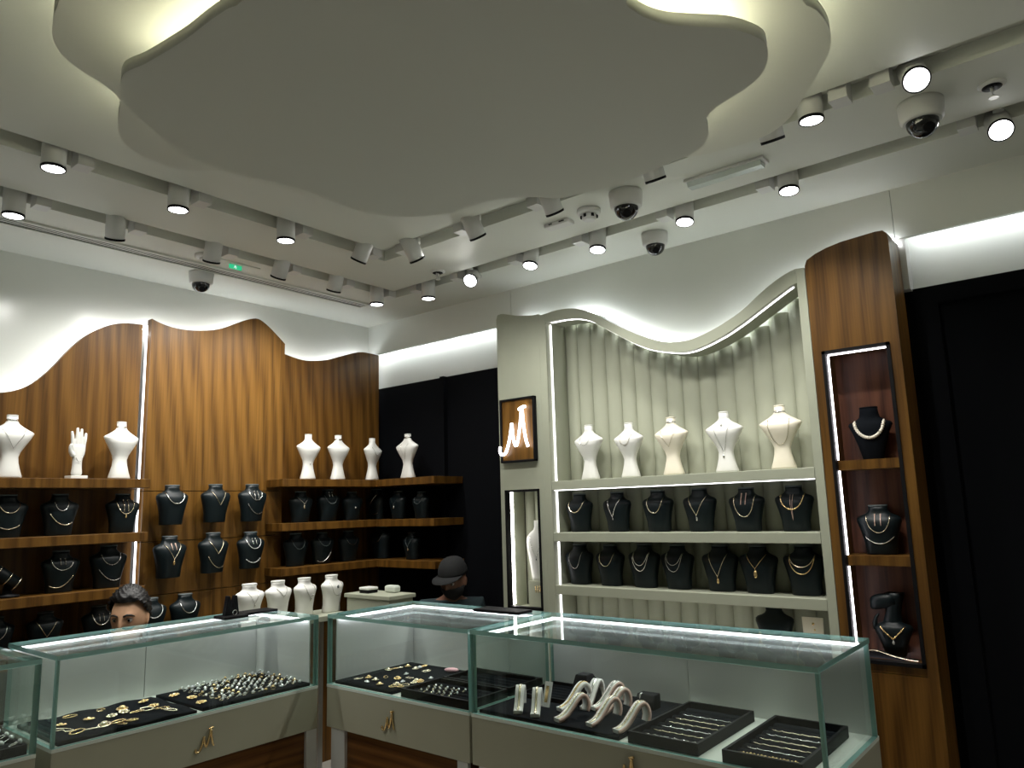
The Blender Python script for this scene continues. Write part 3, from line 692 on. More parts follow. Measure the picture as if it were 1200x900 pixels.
# ================================================================== SAGE CABINET ON THE RIGHT WALL
sc = thing('display_cabinet', 'tall sage green cabinet with a wavy arched top, fluted back and three lit shelves', 'cabinet', (3.42, 1.9, 0))
XF0, XB0 = 3.325, 3.493
grid = [2.4458 - (2.4458 - 1.0351) * i / 60 for i in range(61)]
def sm(poly, y, w=0.03):
    return sum(interp(poly, y + d) for d in (-w, -w / 2, 0, w / 2, w)) / 5
ct = [(y, sm(CAB_TOP, y)) for y in grid]
ci = [(y, sm(CAB_IN, y, 0.02)) for y in grid]
b = MB(); b.strip(ci, ct, 'x', XF0, XB0); b.build('arched_top', 'sage', sc)
b = MB(); b.strip([(2.4930, 0), (2.4470, 0)], [(2.4930, interp(CAB_TOP, 2.493)), (2.4470, ct[0][1])], 'x', XF0, 3.5245); b.build('stile', 'sage', sc)
b = MB(); b.strip([(1.0340, 0), (0.9965, 0)], [(1.0340, ct[-1][1]), (0.9965, 2.567)], 'x', XF0, 3.5245); b.build('stile', 'sage', sc)
b = MB(); b.box((XF0, 1.0351, 0), (XB0, 2.4458, 0.87)); b.build('base_cupboard', 'sage', sc)
# left side panel with its niche opening
lp = sorted([p for p in CAB_TOP if p[0] > 2.4935])
lp = [(2.4935, lp[0][1])] + [p for p in lp if p[0] < 2.7760]  + [(2.7733, 2.6896), (2.8004, 2.6868), (2.8112, 2.66)]
lp = sorted(set(lp))
b = MB(); contour_board(b, lp, 1.642, 'x', XF0, XF0 + 0.02)
b.box((XF0, 2.7770, 0), (XF0 + 0.02, 2.8112, 1.642)); b.box((XF0, 2.4935, 0), (XF0 + 0.02, 2.5305, 1.642)); b.box((XF0, 2.5305, 0), (XF0 + 0.02, 2.7770, 0.985))
b.build('side_panel', 'sage', sc)
b = MB(); b.box((XF0 + 0.02, 2.7900, 0), (3.515, 2.8112, 2.655)); b.box((XF0 + 0.02, 2.4935, 0.96), (3.515, 2.790, 0.985)); b.box((XF0 + 0.02, 2.4935, 1.642), (3.515, 2.790, 1.665))
b.build('niche_lining', 'sage', sc)
for i in range(4):
    b = MB(); y0 = 2.4940 + i * 0.074; y1 = y0 + 0.073
    b.prism([(3.523, y0), (3.523, y1)] + [(3.520 - 0.018 * math.sin(PI * q / 6), y1 + (y0 - y1) * q / 6) for q in range(7)], 'z', 0.985, 1.642, smooth=True); b.build('channel_panel', 'sage_soft', sc)
b = MB()
fy0, fy1, fz0, fz1 = 2.530, 2.778, 0.985, 1.6417
for a, c in (((fy0, fz0), (fy0 + 0.012, fz1)), ((fy1 - 0.012, fz0), (fy1, fz1)), ((fy0, fz1 - 0.012), (fy1, fz1)), ((fy0, fz0), (fy1, fz0 + 0.014))):
    b.box((XF0 - 0.006, a[0], a[1]), (XF0 + 0.03, c[0], c[1]))
b.build('niche_frame', 'black', sc)
b = MB(); b.box((3.375, 2.782, 1.0), (3.40, 2.789, 1.630)); b.build('light_strip', 'led_niche', sc)
# fluted upholstery
seams = [2.446, 2.362, 2.271, 2.176, 2.085, 1.996, 1.904, 1.81, 1.719, 1.626, 1.535, 1.439, 1.342, 1.245, 1.150, 1.034]
for y0, y1 in zip(seams[1:], seams[:-1]):
    zt = min(interp(ci, y0), interp(ci, y1)) + 0.03
    b = MB()
    prof = [(3.524, y0), (3.524, y1)] + [(3.519 - 0.020 * abs(math.sin(PI * q / 8)) ** 0.7, y1 + (y0 - y1) * q / 8) for q in range(9)]
    b.prism(prof, 'z', 0.87, zt, smooth=True); b.build('channel_panel', 'sage_soft', sc)
for z in (1.679, 1.402, 1.125):
    b = MB(); b.box((XF0, 1.0355, z - 0.048), (3.497, 2.4455, z)); b.build('shelf', 'sage', sc, bevel=0.002)
b = MB(); b.box((3.366, 2.440, 0.88), (3.374, 2.4455, 2.570)); b.build('light_strip', 'led', sc)
b = MB(); b.box((3.329, 1.040, 1.6265), (3.335, 2.430, 1.6305)); b.build('light_strip', 'led', sc)
b = MB(); b.box((3.345, 1.050, 0.8705), (3.351, 2.420, 0.8755)); b.build('light_strip', 'led_niche', sc)
b = MB()
st = [(y, z - 0.0005) for y, z in ci[1:-1]]
b.strip([(y, z - 0.003) for y, z in st], st, 'x', 3.350, 3.362); b.build('arch_light_strip', 'led', sc)
b = MB(); b.tube([(3.508, y, z + 0.012) for y, z in ct[::2]], 0.007, 6); b.build('halo_light_strip', 'led_halo', sc)
b = MB(); b.tube([(3.508, y, 2.672 if y > 2.6 else 2.64) for y in (2.76, 2.70, 2.60, 2.52)], 0.006, 6); b.build('halo_light_strip', 'led_halo', sc)

# monogram made of swooping strokes, in a unit box: (across, up)
MONO = [[(0.02, 0.19), (0.01, 0.08), (0.09, 0.02), (0.21, 0.08), (0.33, 0.34), (0.41, 0.66)],
        [(0.41, 0.66), (0.44, 0.38), (0.50, 0.20), (0.57, 0.24), (0.66, 0.55), (0.73, 0.93)],
        [(0.75, 0.92), (0.78, 0.60), (0.84, 0.30), (0.90, 0.15)],
        [(0.64, 0.93), (0.74, 0.97), (0.85, 0.98)]]
def mono(b, place, r):
    for k, s in enumerate(MONO):
        pts = smooth_poly([place(u, v) for u, v in s], 4, False)
        b.tube(pts, r, 7)

sg = thing('neon_sign', 'wood-backed sign with a glowing white script M in a black frame', 'sign', (3.325, 2.656, 1.98))
sy0, sy1, sz0, sz1 = 2.530, 2.782, 1.797, 2.165
b = MB(); b.box((3.306, sy0 + 0.008, sz0 + 0.008), (3.325, sy1 - 0.008, sz1 - 0.008)); b.build('wood_plaque', 'wood_mid', sg)
b = MB()
for a, c in (((sy0, sz0), (sy0 + 0.012, sz1)), ((sy1 - 0.012, sz0), (sy1, sz1)), ((sy0, sz1 - 0.012), (sy1, sz1)), ((sy0, sz0), (sy1, sz0 + 0.012))):
    b.box((3.296, a[0], a[1]), (3.325, c[0], c[1]))
b.build('frame', 'black', sg, bevel=0.003)
b = MB(); mono(b, lambda u, v: (3.288, 2.780 - u * 0.232, 1.838 + v * 0.275), 0.0085); b.build('neon_script', 'neon', sg)

# ================================================================== WALNUT COLUMN WITH A NICHE
wc = thing('display_column', 'tall walnut column with a slanting rounded top and a black-framed lit niche', 'column cabinet', (3.42, 0.82, 0))
cy0, cy1, cz0, cz1 = 0.685, 0.957, 0.885, 2.176
COLT = sorted(COL_TOP)
COLT = [(0.646, 2.6)] + [p for p in COLT if 0.648 < p[0] < 0.99] + [(0.9934, 2.573)]
b = MB()
contour_board(b, COLT, cz1, 'x', 3.325, 3.522)
b.box((3.325, 0.646, 0), (3.522, cy0, cz1)); b.box((3.325, cy1, 0), (3.522, 0.9934, cz1)); b.box((3.325, cy0, 0), (3.522, cy1, cz0 - 0.034))
b.build('carcass', 'wood', wc)
b = MB(); b.box((3.329, cy0, cz0 - 0.031), (3.522, cy1, cz0)); b.build('bottom_board', 'wood', wc)
b = MB(); b.box((3.506, cy0, cz0), (3.522, cy1, cz1)); b.build('niche_back', 'wood_dark', wc)
b = MB(); w = 0.014
for a, c in (((cy0, cz0), (cy0 + w, cz1)), ((cy1 - w, cz0), (cy1, cz1)), ((cy0, cz1 - w), (cy1, cz1)), ((cy0, cz0), (cy1, cz0 + w))):
    b.box((3.318, a[0], a[1]), (3.356, c[0], c[1]))
b.build('niche_frame', 'black', wc)
for z in (1.7005, 1.3055):
    b = MB(); b.box((3.358, cy0 + 0.001, z - 0.04), (3.505, cy1 - 0.001, z)); b.build('shelf', 'wood', wc)
b = MB(); b.box((3.348, cy1 - 0.0195, cz0 + 0.02), (3.357, cy1 - 0.0145, 1.262)); b.build('light_strip', 'led_column', wc)
b = MB(); b.box((3.348, cy1 - 0.0195, 1.308), (3.357, cy1 - 0.0145, 1.658)); b.build('light_strip', 'led_column', wc)
b = MB(); b.box((3.348, cy1 - 0.0195, 1.704), (3.357, cy1 - 0.0145, cz1 - 0.02)); b.build('light_strip', 'led_column', wc)
b = MB(); b.box((3.340, cy0 + 0.02, cz1 - 0.020), (3.347, cy1 - 0.02, cz1 - 0.0145)); b.build('light_strip', 'led_column', wc)
b = MB(); b.box((3.357, cy0 + 0.02, cz0 + 0.0005), (3.364, cy1 - 0.02, cz0 + 0.010)); b.build('light_strip', 'led_column', wc)
b = MB(); b.tube([(3.515, y, z + 0.010) for y, z in COLT[1:-1]], 0.006, 6); b.build('halo_light_strip', 'led_halo', wc)

# ================================================================== GLASS COUNTERS
ZT, ZG, ZA = 1.08, 0.772, 0.588
GT = 0.016
def pane(b, a, c, thin):
    """box whose two broad faces are glass (0) and whose narrow faces are the green edge (1)"""
    fs = b.box(a, c)
    for f in fs:
        f.normal_update()
        n = f.normal
        k = max(range(3), key=lambda i: abs(n[i]))
        f.material_index = 0 if k == thin else 1
def counter(name_label, loc, rz, L, D, left, right, led_left, led_right, logo, legs, seam):
    t = thing('glass_counter', name_label, 'display case', loc, rz, 'glass jewellery counters')
    G = ['glass', 'glass_edge']
    b = MB(); b.box((0.015, 0.02, 0), (L - 0.015, D - 0.02, ZA)); b.build('plinth', 'wood_flat', t, local=True)
    b = MB(); b.box((0, 0, ZA), (L, D, ZG - 0.012)); b.build('apron', 'apron', t, local=True, bevel=0.002)
    b = MB(); b.box((0.0, -0.001, ZG - 0.012), (L, D, ZG)); b.build('deck', 'deck', t, local=True)
    b = MB(); pane(b, (0, 0, ZT - 0.016), (L, D, ZT), 2); b.build('glass_top', G, t, local=True)
    b = MB(); pane(b, (0, 0, ZG + 0.0005), (L, GT, ZT - GT - 0.0005), 1); b.build('glass_front', G, t, local=True)
    for side, kind in ((0, left), (1, right)):
        x0, x1 = (0, GT) if side == 0 else (L - GT, L)
        b = MB()
        if kind == 'glass':
            pane(b, (x0, GT + 0.0005, ZG + 0.0005), (x1, D - 0.016, ZT - GT - 0.0005), 0); b.build('glass_end', G, t, local=True)
        else:
            pane(b, (x0, GT + 0.0005, ZG + 0.0005), (x1, D - 0.016, ZT - GT - 0.0005), 0); b.build('glass_end', G, t, local=True)
            b = MB(); xx = (x0 + GT + 0.001, x0 + GT + 0.007) if side == 0 else (x1 - GT - 0.007, x1 - GT - 0.001)
            b.box((xx[0], GT + 0.02, ZG + 0.0005), (xx[1], D - 0.016, ZT - GT - 0.0005)); b.build('end_panel', 'panel_grey', t, local=True)
    b = MB(); b.box((0.002, D - 0.015, ZG + 0.0005), (seam - 0.0015, D - 0.007, ZT - GT - 0.0005)); b.build('sliding_door', 'panel_grey', t, local=True)
    b = MB(); b.box((seam + 0.0015, D - 0.015, ZG + 0.0005), (L - 0.002, D - 0.007, ZT - GT - 0.0005)); b.build('sliding_door', 'panel_grey', t, local=True)
    b = MB(); b.box((0.02, D - 0.027, ZT - GT - 0.009), (L - 0.02, D - 0.0155, ZT - GT - 0.001)); b.build('light_strip', 'led_case', t, local=True)
    if led_left:
        b = MB(); b.box((GT + 0.009, 0.05, ZT - GT - 0.011), (GT + 0.021, D - 0.035, ZT - GT - 0.001)); b.build('light_strip', 'led_case', t, local=True)
    if led_right:
        b = MB(); b.box((L - GT - 0.021, 0.05, ZT - GT - 0.011), (L - GT - 0.009, D - 0.035, ZT - GT - 0.001)); b.build('light_strip', 'led_case', t, local=True)
    for x0, x1 in legs:
        b = MB(); b.box((x0, 0.004, 0), (x1, 0.0195, ZA)); b.build('leg_plate', 'steel', t, local=True)
    if logo:
        b = MB(); mono(b, lambda u, v: (logo[0] + u * 0.085, -0.005, logo[1] + v * 0.085), 0.0042); b.build('monogram', 'gold', t, local=True)
    return t
YF, XF = 2.962, 2.218
counter('glass counter at the far left edge, with a wide tray of silver pieces', (-0.075, YF, 0), 0, 1.11, 0.49, 'glass', 'glass', False, False, (0.49, 0.63), [(0.02, 0.075), (1.035, 1.09)], 0.55)
counter('glass counter with a gold M, holding a dark pad and a tray full of rings', (1.082, YF, 0), 0, 1.095, 0.49, 'glass', 'solid', False, True, (0.517, 0.628), [(0.02, 0.075), (1.04, 1.094)], 0.53)
counter('middle glass counter with a gold M, holding gold pieces and two ring trays', (XF, 2.950, 0), -PI / 2, 0.885, 0.535, 'solid', 'glass', True, False, (0.385, 0.633), [(0.03, 0.125), (0.815, 0.87)], 0.66)
counter('right glass counter holding pale bracelet ramps and two black bracelet trays', (XF, 2.052, 0), -PI / 2, 1.32, 0.535, 'glass', 'glass', True, False, (0.64, 0.655), [(0.03, 0.085), (1.24, 1.295)], 0.655)

# corner units behind the counters
ck = thing('corner_table', 'low table behind the counters carrying four white necklace busts', 'table', (2.40, 3.62, 0))
b = MB(); b.box((2.10, 3.50, 0.955), (2.785, 3.76, 0.985)); b.build('tabletop', 'sage', ck, bevel=0.003)
for x in (2.12, 2.74):
    for y in (3.52, 3.72):
        b = MB(); b.box((x, y, 0), (x + 0.03, y + 0.03, 0.955)); b.build('leg', 'steel', ck)
cd = thing('corner_desk', 'small sage green desk unit in the corner behind the counters', 'desk', (2.88, 3.30, 0))
b = MB(); b.box((2.80, 3.185, 0), (2.975, 3.545, 1.062)); b.build('body', 'sage', cd)
b = MB(); b.box((2.79, 3.17, 1.0625), (2.985, 3.56, 1.085)); b.build('desk_top', 'sage', cd, bevel=0.003)
t = thing('ring_case', 'small white case with a black band on the corner desk', 'jewellery case', (2.87, 3.44, 1.085))
b = MB(); b.box((2.835, 3.40, 1.0855), (2.905, 3.48, 1.103)); b.build('base', 'black', t, bevel=0.003)
b = MB(); b.box((2.833, 3.398, 1.1032), (2.907, 3.482, 1.118)); b.build('lid', 'white_bust', t, bevel=0.005)
t = thing('white_cushion', 'round-edged pale cushion block at the back of the corner desk', 'cushion', (2.945, 3.32, 1.085))
b = MB(); b.box((2.920, 3.275, 1.0855), (2.970, 3.365, 1.125)); b.build('cushion', 'deck', t, bevel=0.012)

# ================================================================== BUSTS
#            z     half-w  front  back
BLACK = [(0.000, 0.0575, 0.030, 0.040), (0.006, 0.0598, 0.032, 0.042), (0.050, 0.0633, 0.038, 0.034), (0.090, 0.0725, 0.047, 0.030),
         (0.118, 0.0805, 0.050, 0.026), (0.138, 0.0868, 0.046, 0.022), (0.150, 0.0857, 0.040, 0.020), (0.158, 0.0770, 0.034, 0.019),
         (0.166, 0.0562, 0.029, 0.020), (0.174, 0.0432, 0.027, 0.024), (0.184, 0.0367, 0.026, 0.026), (0.198, 0.0367, 0.027, 0.028)]
SHORT = [(0.000, 0.058, 0.034, 0.040), (0.006, 0.060, 0.036, 0.042), (0.040, 0.055, 0.038, 0.034), (0.090, 0.060, 0.046, 0.030),
         (0.118, 0.069, 0.050, 0.026), (0.140, 0.080, 0.050, 0.020), (0.152, 0.083, 0.044, 0.016), (0.160, 0.076, 0.036, 0.016), (0.168, 0.054, 0.030, 0.020),
         (0.176, 0.040, 0.028, 0.024), (0.186, 0.036, 0.028, 0.028), (0.198, 0.038, 0.030, 0.030)]
HOUR = [(0.000, 0.054, 0.034, 0.034), (0.010, 0.055, 0.035, 0.035), (0.040, 0.045, 0.031, 0.030), (0.070, 0.038, 0.025, 0.025),
        (0.098, 0.036, 0.020, 0.021), (0.122, 0.044, 0.024, 0.018), (0.150, 0.061, 0.034, 0.016), (0.178, 0.079, 0.043, 0.012),
        (0.200, 0.092, 0.044, 0.010), (0.209, 0.096, 0.038, 0.009), (0.215, 0.090, 0.033, 0.009), (0.226, 0.069, 0.028, 0.010),
        (0.238, 0.048, 0.024, 0.012), (0.250, 0.031, 0.021, 0.015), (0.262, 0.0235, 0.019, 0.017), (0.284, 0.0225, 0.019, 0.018)]
TALLH = {'black': 0.205, 'short': 0.205, 'hour': 0.290}
SECT = {'black': BLACK, 'short': SHORT, 'hour': HOUR}

def sec_at(S_, z):
    z = max(S_[0][0], min(S_[-1][0], z))
    for a, c in zip(S_, S_[1:]):
        if z <= c[0]:
            t = (z - a[0]) / (c[0] - a[0]); return [p + (q - p) * t for p, q in zip(a, c)]
    return S_[-1]
def front(S_, x, z, lift=0.002):
    _, hw, yf, yb = sec_at(S_, z)
    u = min(0.999, abs(x) / hw)
    return -(yf * (1 - u ** 2.4) ** (1 / 2.4)) - lift
def loft(b, S_, n=28):
    L = []
    for z, hw, yf, yb in S_:
        ring_ = []
        for k in range(n):
            a = 2 * PI * k / n
            cx, sy = math.cos(a), math.sin(a)
            e = 2 / 2.4
            x = hw * math.copysign(abs(cx) ** e, cx)
            y = (yb if sy > 0 else yf) * math.copysign(abs(sy) ** e, sy)
            ring_.append((x, y, z))
        L.append(ring_)
    b.rings(L)
BUST_ME = {}
def bust_mesh(kind, mat):
    if (kind, mat) not in BUST_ME:
        S_ = SECT[kind]
        b = MB(); loft(b, S_); body = b.mesh('bust_body', mat)
        zt, hw, yf, yb = S_[-1]
        b = MB(); loft(b, [(zt, hw * 0.98, yf * 0.98, yb * 0.98), (zt + 0.004, hw * 1.04, yf * 1.04, yb * 1.04), (zt + 0.007, hw * 0.98, yf * 0.98, yb * 0.98)], 24)
        cap = b.mesh('neck_cap', 'lit_cap_chain_grey' if mat == 'leather' else mat)
        BUST_ME[kind, mat] = (body, cap)
    return BUST_ME[kind, mat]
def add_obj(name, me, parent=None):
    o = bpy.data.objects.new(name, me); COL.objects.link(o)
    if parent is not None: o.parent = parent
    return o
def bust(kind, mat, pos, h, rz, label, group):
    body, cap = bust_mesh(kind, mat)
    o = add_obj('necklace_bust', body)
    s = h / TALLH[kind]
    o.location = pos; o.rotation_euler = (0, 0, rz); o.scale = (s, s, s)
    tag(o, label, 'jewellery bust', group)
    add_obj('neck_cap', cap, o)
    return o

# ------------------------------------------------------------------ jewellery that lies on a bust (built in the bust's own frame)
def neck_path(S_, style, w, z0, d, n=22):
    P = []
    for i in range(n + 1):
        t = -1 + 2 * i / n
        if style == 'U': x, z = w * math.sin(t * PI / 2), z0 - d * math.cos(t * PI / 2)
        elif style == 'V': x, z = w * t, z0 - d * (1 - abs(t)) ** 0.9
        elif style == 'sash': x, z = w * t, z0 + d * (0.45 * t) - 0.030 * (1 - t * t)
        elif style == 'arc': x, z = w * t, z0 - d * (1 - t * t)
        P.append(Vector((x, front(S_, x, z), z)))
    return P
def jewel(kind, style, mat, bo, label, w=0.044, z0=0.166, d=0.06, r=0.0017, beads=0, pendant=None, cat='necklace', group=None):
    S_ = SECT[kind]
    if kind == 'hour' and z0 == 0.166: z0, w = 0.226, min(w, 0.05)
    name = {'necklace': 'necklace', 'bracelet': 'bracelet', 'earrings': 'earring_pair', 'choker': 'choker', 'pendant': 'pendant'}[cat]
    b = MB()
    if cat == 'earrings':
        for x in (-0.011, 0.011):
            b.tube([(x, front(S_, x, z0 - q, 0.003), z0 - q) for q in (0, d * 0.5, d)], [0.0026, 0.0018, 0.0022], 6)
            b.ball((x, front(S_, x, z0, 0.003), z0), 0.0038, 8)
        P = None
    elif cat == 'choker':
        L = []
        for zz in (z0, z0 + 0.010):
            _, hw, yf, yb = sec_at(S_, z0 + 0.004)
            L.append([(1.07 * hw * math.cos(2 * PI * k / 24), 1.07 * (yf if math.sin(2 * PI * k / 24) < 0 else yb) * math.sin(2 * PI * k / 24), zz) for k in range(24)])
        b.rings(L)
        P = None
    elif cat == 'pendant':
        c = (0.0, front(S_, 0, z0), z0); b.ball(c, d, 10, sc=(1, 0.5, 1.2)); P = None
    else:
        P = neck_path(S_, style, w, z0, d)
        b.tube(P, r, 6)
        if beads:
            for k in range(1, len(P) - 1, beads): b.ball(P[k], r * 1.9, 6)
    o = b.build(name, mat, None, local=True)
    o.location = bo.location; o.rotation_euler = bo.rotation_euler; o.scale = bo.scale
    tag(o, label, cat, group)
    if pendant and P:
        low_ = min(P, key=lambda p: p.z)
        ln, pm = pendant
        q = MB()
        c = Vector((low_.x, low_.y - 0.001, low_.z))
        q.tube([c, c + Vector((0, 0, -0.006))], 0.0012, 5)
        zc = max(0.012, low_.z - 0.006 - ln / 2)
        q.ball((low_.x, front(S_, low_.x, zc, 0.003), zc), ln / 2, 10, sc=(0.55, 0.4, 1))
        q.build('pendant', pm, o, local=True)
    return o

UD = dict(w=0.046, z0=0.166, d=0.062)
# every entry: words for the piece, its shape, its metal, extra sizes
def P_(txt, style='U', mat='pale_gold', cat='necklace', **k): return (txt, style, mat, cat, k)
def put_row(pts, kind, mat, rz, group, colour, where, items, yaws=None, zoff=0.0005):
    res = []
    for i, ((x, y, z, h), (pos_txt, pieces)) in enumerate(zip(pts, items)):
        yaw = rz + (yaws[i] if yaws else random.uniform(-0.06, 0.06))
        first = pieces[0][0] if pieces else None
        lab = f'{colour} bust' + (f' with {first}' if first else '') + f', {pos_txt}, {where}'
        bo = bust(kind, mat, (x, y, z + zoff), h, yaw, lab, group)
        for txt, style, m, cat, k in pieces:
            jewel(kind, style, m, bo, f'{txt} on {colour} bust, {pos_txt}, {where}', cat=cat, **k)
        res.append(bo)
    return res
R0, R90 = 0.0, -PI / 2

put_row(W_LEFT, 'hour', 'white_bust', R0, 'white hourglass busts on the left walnut shelf', 'white hourglass', 'top left shelf', [
  ('left end', [P_('dark choker', cat='choker', mat='silver', z0=0.262), P_('fine stone-dotted chain', 'V', 'silver', w=0.05, d=0.09, r=0.0009, beads=5)]),
  ('right end', [P_('grey choker', cat='choker', mat='silver', z0=0.258)])], [0.1, 0.25])
put_row(B_L2, 'black', 'leather', R0, 'black busts on the second left walnut shelf', 'black', 'second left shelf', [
  ('left end', [P_('short gold chain with ring loop', d=0.05), P_('chest bracelet', 'arc', 'pale_gold', 'bracelet', w=0.05, z0=0.06, d=0.02)]),
  ('middle', [P_('short chain and slanting bracelet', 'U', 'silver', d=0.045, w=0.03), P_('slanting bracelet', 'sash', 'pale_gold', 'bracelet', w=0.052, z0=0.085, d=-0.05)]),
  ('right end', [P_('U chain and small cross', 'U', 'pale_gold', d=0.068, beads=4, pendant=(0.016, 'gold')), P_('long drop earrings', cat='earrings', z0=0.17, d=0.06)])])
put_row(B_L3[1:], 'black', 'leather', R0, 'black busts on the third left walnut shelf', 'black', 'third left shelf', [
  ('middle', [P_('double chain and square pendant', 'U', 'silver', d=0.056, w=0.05, beads=3), P_('swinging lower bracelet', 'sash', 'pale_gold', 'bracelet', w=0.052, z0=0.06, d=0.05), P_('square stone drops', cat='earrings', mat='silver', z0=0.165, d=0.03)]),
  ('right end', [P_('dark dotted U chain', 'U', 'silver', d=0.055, beads=2, r=0.0012), P_('slanting dotted bracelet', 'sash', 'silver', 'bracelet', w=0.055, z0=0.07, d=-0.05, r=0.0013)])])
put_row(B_L4, 'black', 'leather', R0, 'black busts on the lowest left walnut shelf', 'black', 'lowest left shelf', [
  ('cut by photo edge', [P_('thick chain', 'U', 'silver', d=0.07)]),
  ('left of seated person', [P_('pale V chain', 'V', 'pale_gold', d=0.085, w=0.05)]),
  ('nearest seated person', [P_('sparkling stone chain and earrings', 'U', 'silver', d=0.06, beads=2, r=0.0022), P_('square stone earrings', cat='earrings', mat='silver', z0=0.16, d=0.035)])])
MID_TXT = 'middle panel'
def brackets(objs):
    for o in objs:
        b = MB(); b.box((-0.02, 0.024, 0.03), (0.02, 0.058 / o.scale[0], 0.06)); q = b.build('wall_bracket', 'black', o, local=True)
brackets(put_row(B_M1, 'black', 'leather', R0, 'black busts hung on the middle walnut panel', 'black', 'upper row, ' + MID_TXT, [
  ('first', [P_('smooth silver collar', 'U', 'silver', w=0.05, d=0.058, r=0.0026)]),
  ('second', [P_('gold V chain', 'V', 'pale_gold', w=0.042, d=0.075, beads=4)]),
  ('third', [P_('short chain and earrings', 'U', 'silver', w=0.04, d=0.05), P_('long drop earrings', cat='earrings', mat='silver', z0=0.165, d=0.05), P_('slanting bracelet', 'sash', 'silver', 'bracelet', w=0.05, z0=0.075, d=-0.05)])], [0.1, 0.1, 0.05], 0.0))
brackets(put_row(B_M2, 'black', 'leather', R0, 'black busts hung on the middle walnut panel', 'black', 'second row, ' + MID_TXT, [
  ('first', [P_('gold V chain and oval pendant', 'V', 'pale_gold', w=0.044, d=0.075, pendant=(0.024, 'gold')), P_('two drop earrings', cat='earrings', mat='skinrose', z0=0.165, d=0.03)]),
  ('second', [P_('heart-shaped short chain', 'V', 'pale_gold', w=0.044, d=0.07), P_('slanting chain bracelet', 'sash', 'pale_gold', 'bracelet', w=0.05, z0=0.06, d=-0.055)]),
  ('third', [P_('sparkling stone chain', 'U', 'gem', w=0.046, d=0.055, beads=3), P_('stone bracelet', 'arc', 'gem', 'bracelet', w=0.046, z0=0.055, d=0.022, beads=3), P_('pair of bar earrings', cat='earrings', mat='silver', z0=0.165, d=0.03)])], [0.1, 0.12, 0.05], 0.0))
brackets(put_row(B_M3, 'black', 'leather', R0, 'black busts hung on the middle walnut panel', 'black', 'lowest row, ' + MID_TXT, [
  ('behind seated person', [P_('bright stone chain', 'U', 'gem', w=0.05, d=0.06, beads=2)]),
  ('right of seated person', [P_('thin silver collar', 'U', 'silver', w=0.046, d=0.058)])], [0.1, 0.1], 0.0))
put_row(W_R1, 'hour', 'white_bust', R0, 'white hourglass busts on the right walnut shelf', 'white hourglass', 'top right wooden shelf', [
  ('first', [P_('tiny stud pendant', cat='pendant', mat='silver', z0=0.10, d=0.004)]),
  ('second', [P_('grey choker', cat='choker', mat='silver', z0=0.256)]),
  ('third', [P_('grey bead chain', 'U', 'silver', w=0.036, d=0.055, r=0.0014, beads=2)])], [0.12, 0.15, 0.25])
put_row(W_R1b, 'hour', 'white_bust', R90, 'white hourglass busts on the right walnut shelf', 'white hourglass', 'top shelf on black wall', [
  ('lone', [P_('dark choker', cat='choker', mat='silver', z0=0.262), P_('faint long chain', 'V', 'silver', w=0.03, d=0.10, r=0.0008)])], [0.05])
put_row(B_R2, 'black', 'leather', R0, 'black busts on the second right walnut shelf', 'black', 'second right wooden shelf', [
  ('first', [P_('short chain and bright key pendant', 'V', 'silver', w=0.04, d=0.045, pendant=(0.026, 'pale_gold'))]),
  ('second', [P_('hanging stone earrings', cat='earrings', mat='silver', z0=0.185, d=0.03), P_('dark bead chain', 'U', 'lit_cap_chain_grey', d=0.055, beads=2)]),
  ('third', [P_('small bow pendant', cat='pendant', mat='silver', z0=0.09, d=0.006)])])
put_row(B_R2b, 'black', 'leather', R90, 'black busts on the second right walnut shelf', 'black', 'second shelf on black wall', [
  ('first', [P_('V chain', 'V', 'silver', w=0.042, d=0.065), P_('slanting chain bracelet', 'sash', 'silver', 'bracelet', w=0.05, z0=0.07, d=-0.06)]),
  ('second', [P_('small hanging pendant', 'V', 'lit_cap_chain_grey', d=0.06, r=0.0008, pendant=(0.026, 'silver'))]),
  ('third', [P_('thin grey chain', 'U', 'lit_cap_chain_grey', d=0.055)])])
put_row(B_R3, 'black', 'leather', R0, 'black busts on the lowest right walnut shelf', 'black', 'lowest right wooden shelf', [
  ('first', [P_('dark bead collar', 'U', 'lit_cap_chain_grey', d=0.06, beads=2)]),
  ('second', [P_('collar with one bright stone', 'U', 'lit_cap_chain_grey', d=0.05, beads=2), P_('shining chest bracelet', 'sash', 'silver', 'bracelet', w=0.05, z0=0.05, d=0.06)]),
  ('third', [P_('grey round chain', 'U', 'silver', w=0.046, d=0.055, r=0.0012)])])
put_row(B_R3b, 'black', 'leather', R90, 'black busts on the lowest right walnut shelf', 'black', 'lowest shelf on black wall', [
  ('first', [P_('grey loop chain', 'U', 'silver', w=0.046, d=0.06, r=0.0012)]),
  ('second', [P_('Y chain and bright pendant', 'V', 'lit_cap_chain_grey', w=0.04, d=0.07, pendant=(0.024, 'pale_gold'))])])
SX = [2.222, 2.392, 2.560, 2.745]
put_row([(x, 3.62, 0.985, 0.205) for x in SX], 'short', 'white_bust', R0, 'white busts on the corner table', 'white neck', 'on low corner table', [
  ('first', [P_('tiny silver pendant chain', 'V', 'silver', w=0.034, d=0.06, r=0.0011, pendant=(0.012, 'silver'))]),
  ('second', [P_('grey tassel chain', 'V', 'silver', w=0.034, d=0.045, r=0.0014, beads=3)]),
  ('third', [P_('lacy chain with long drop', 'U', 'silver', w=0.036, d=0.06, r=0.0016, beads=2, pendant=(0.02, 'silver'))]),
  ('fourth', [P_('round chain and dark bow brooch', 'U', 'silver', w=0.046, d=0.075, r=0.0012), P_('dark bow brooch', cat='pendant', mat='lit_cap_chain_grey', z0=0.14, d=0.008)])], [0.05, 0.1, 0.25, 0.2])
CAB = 'of sage cabinet'
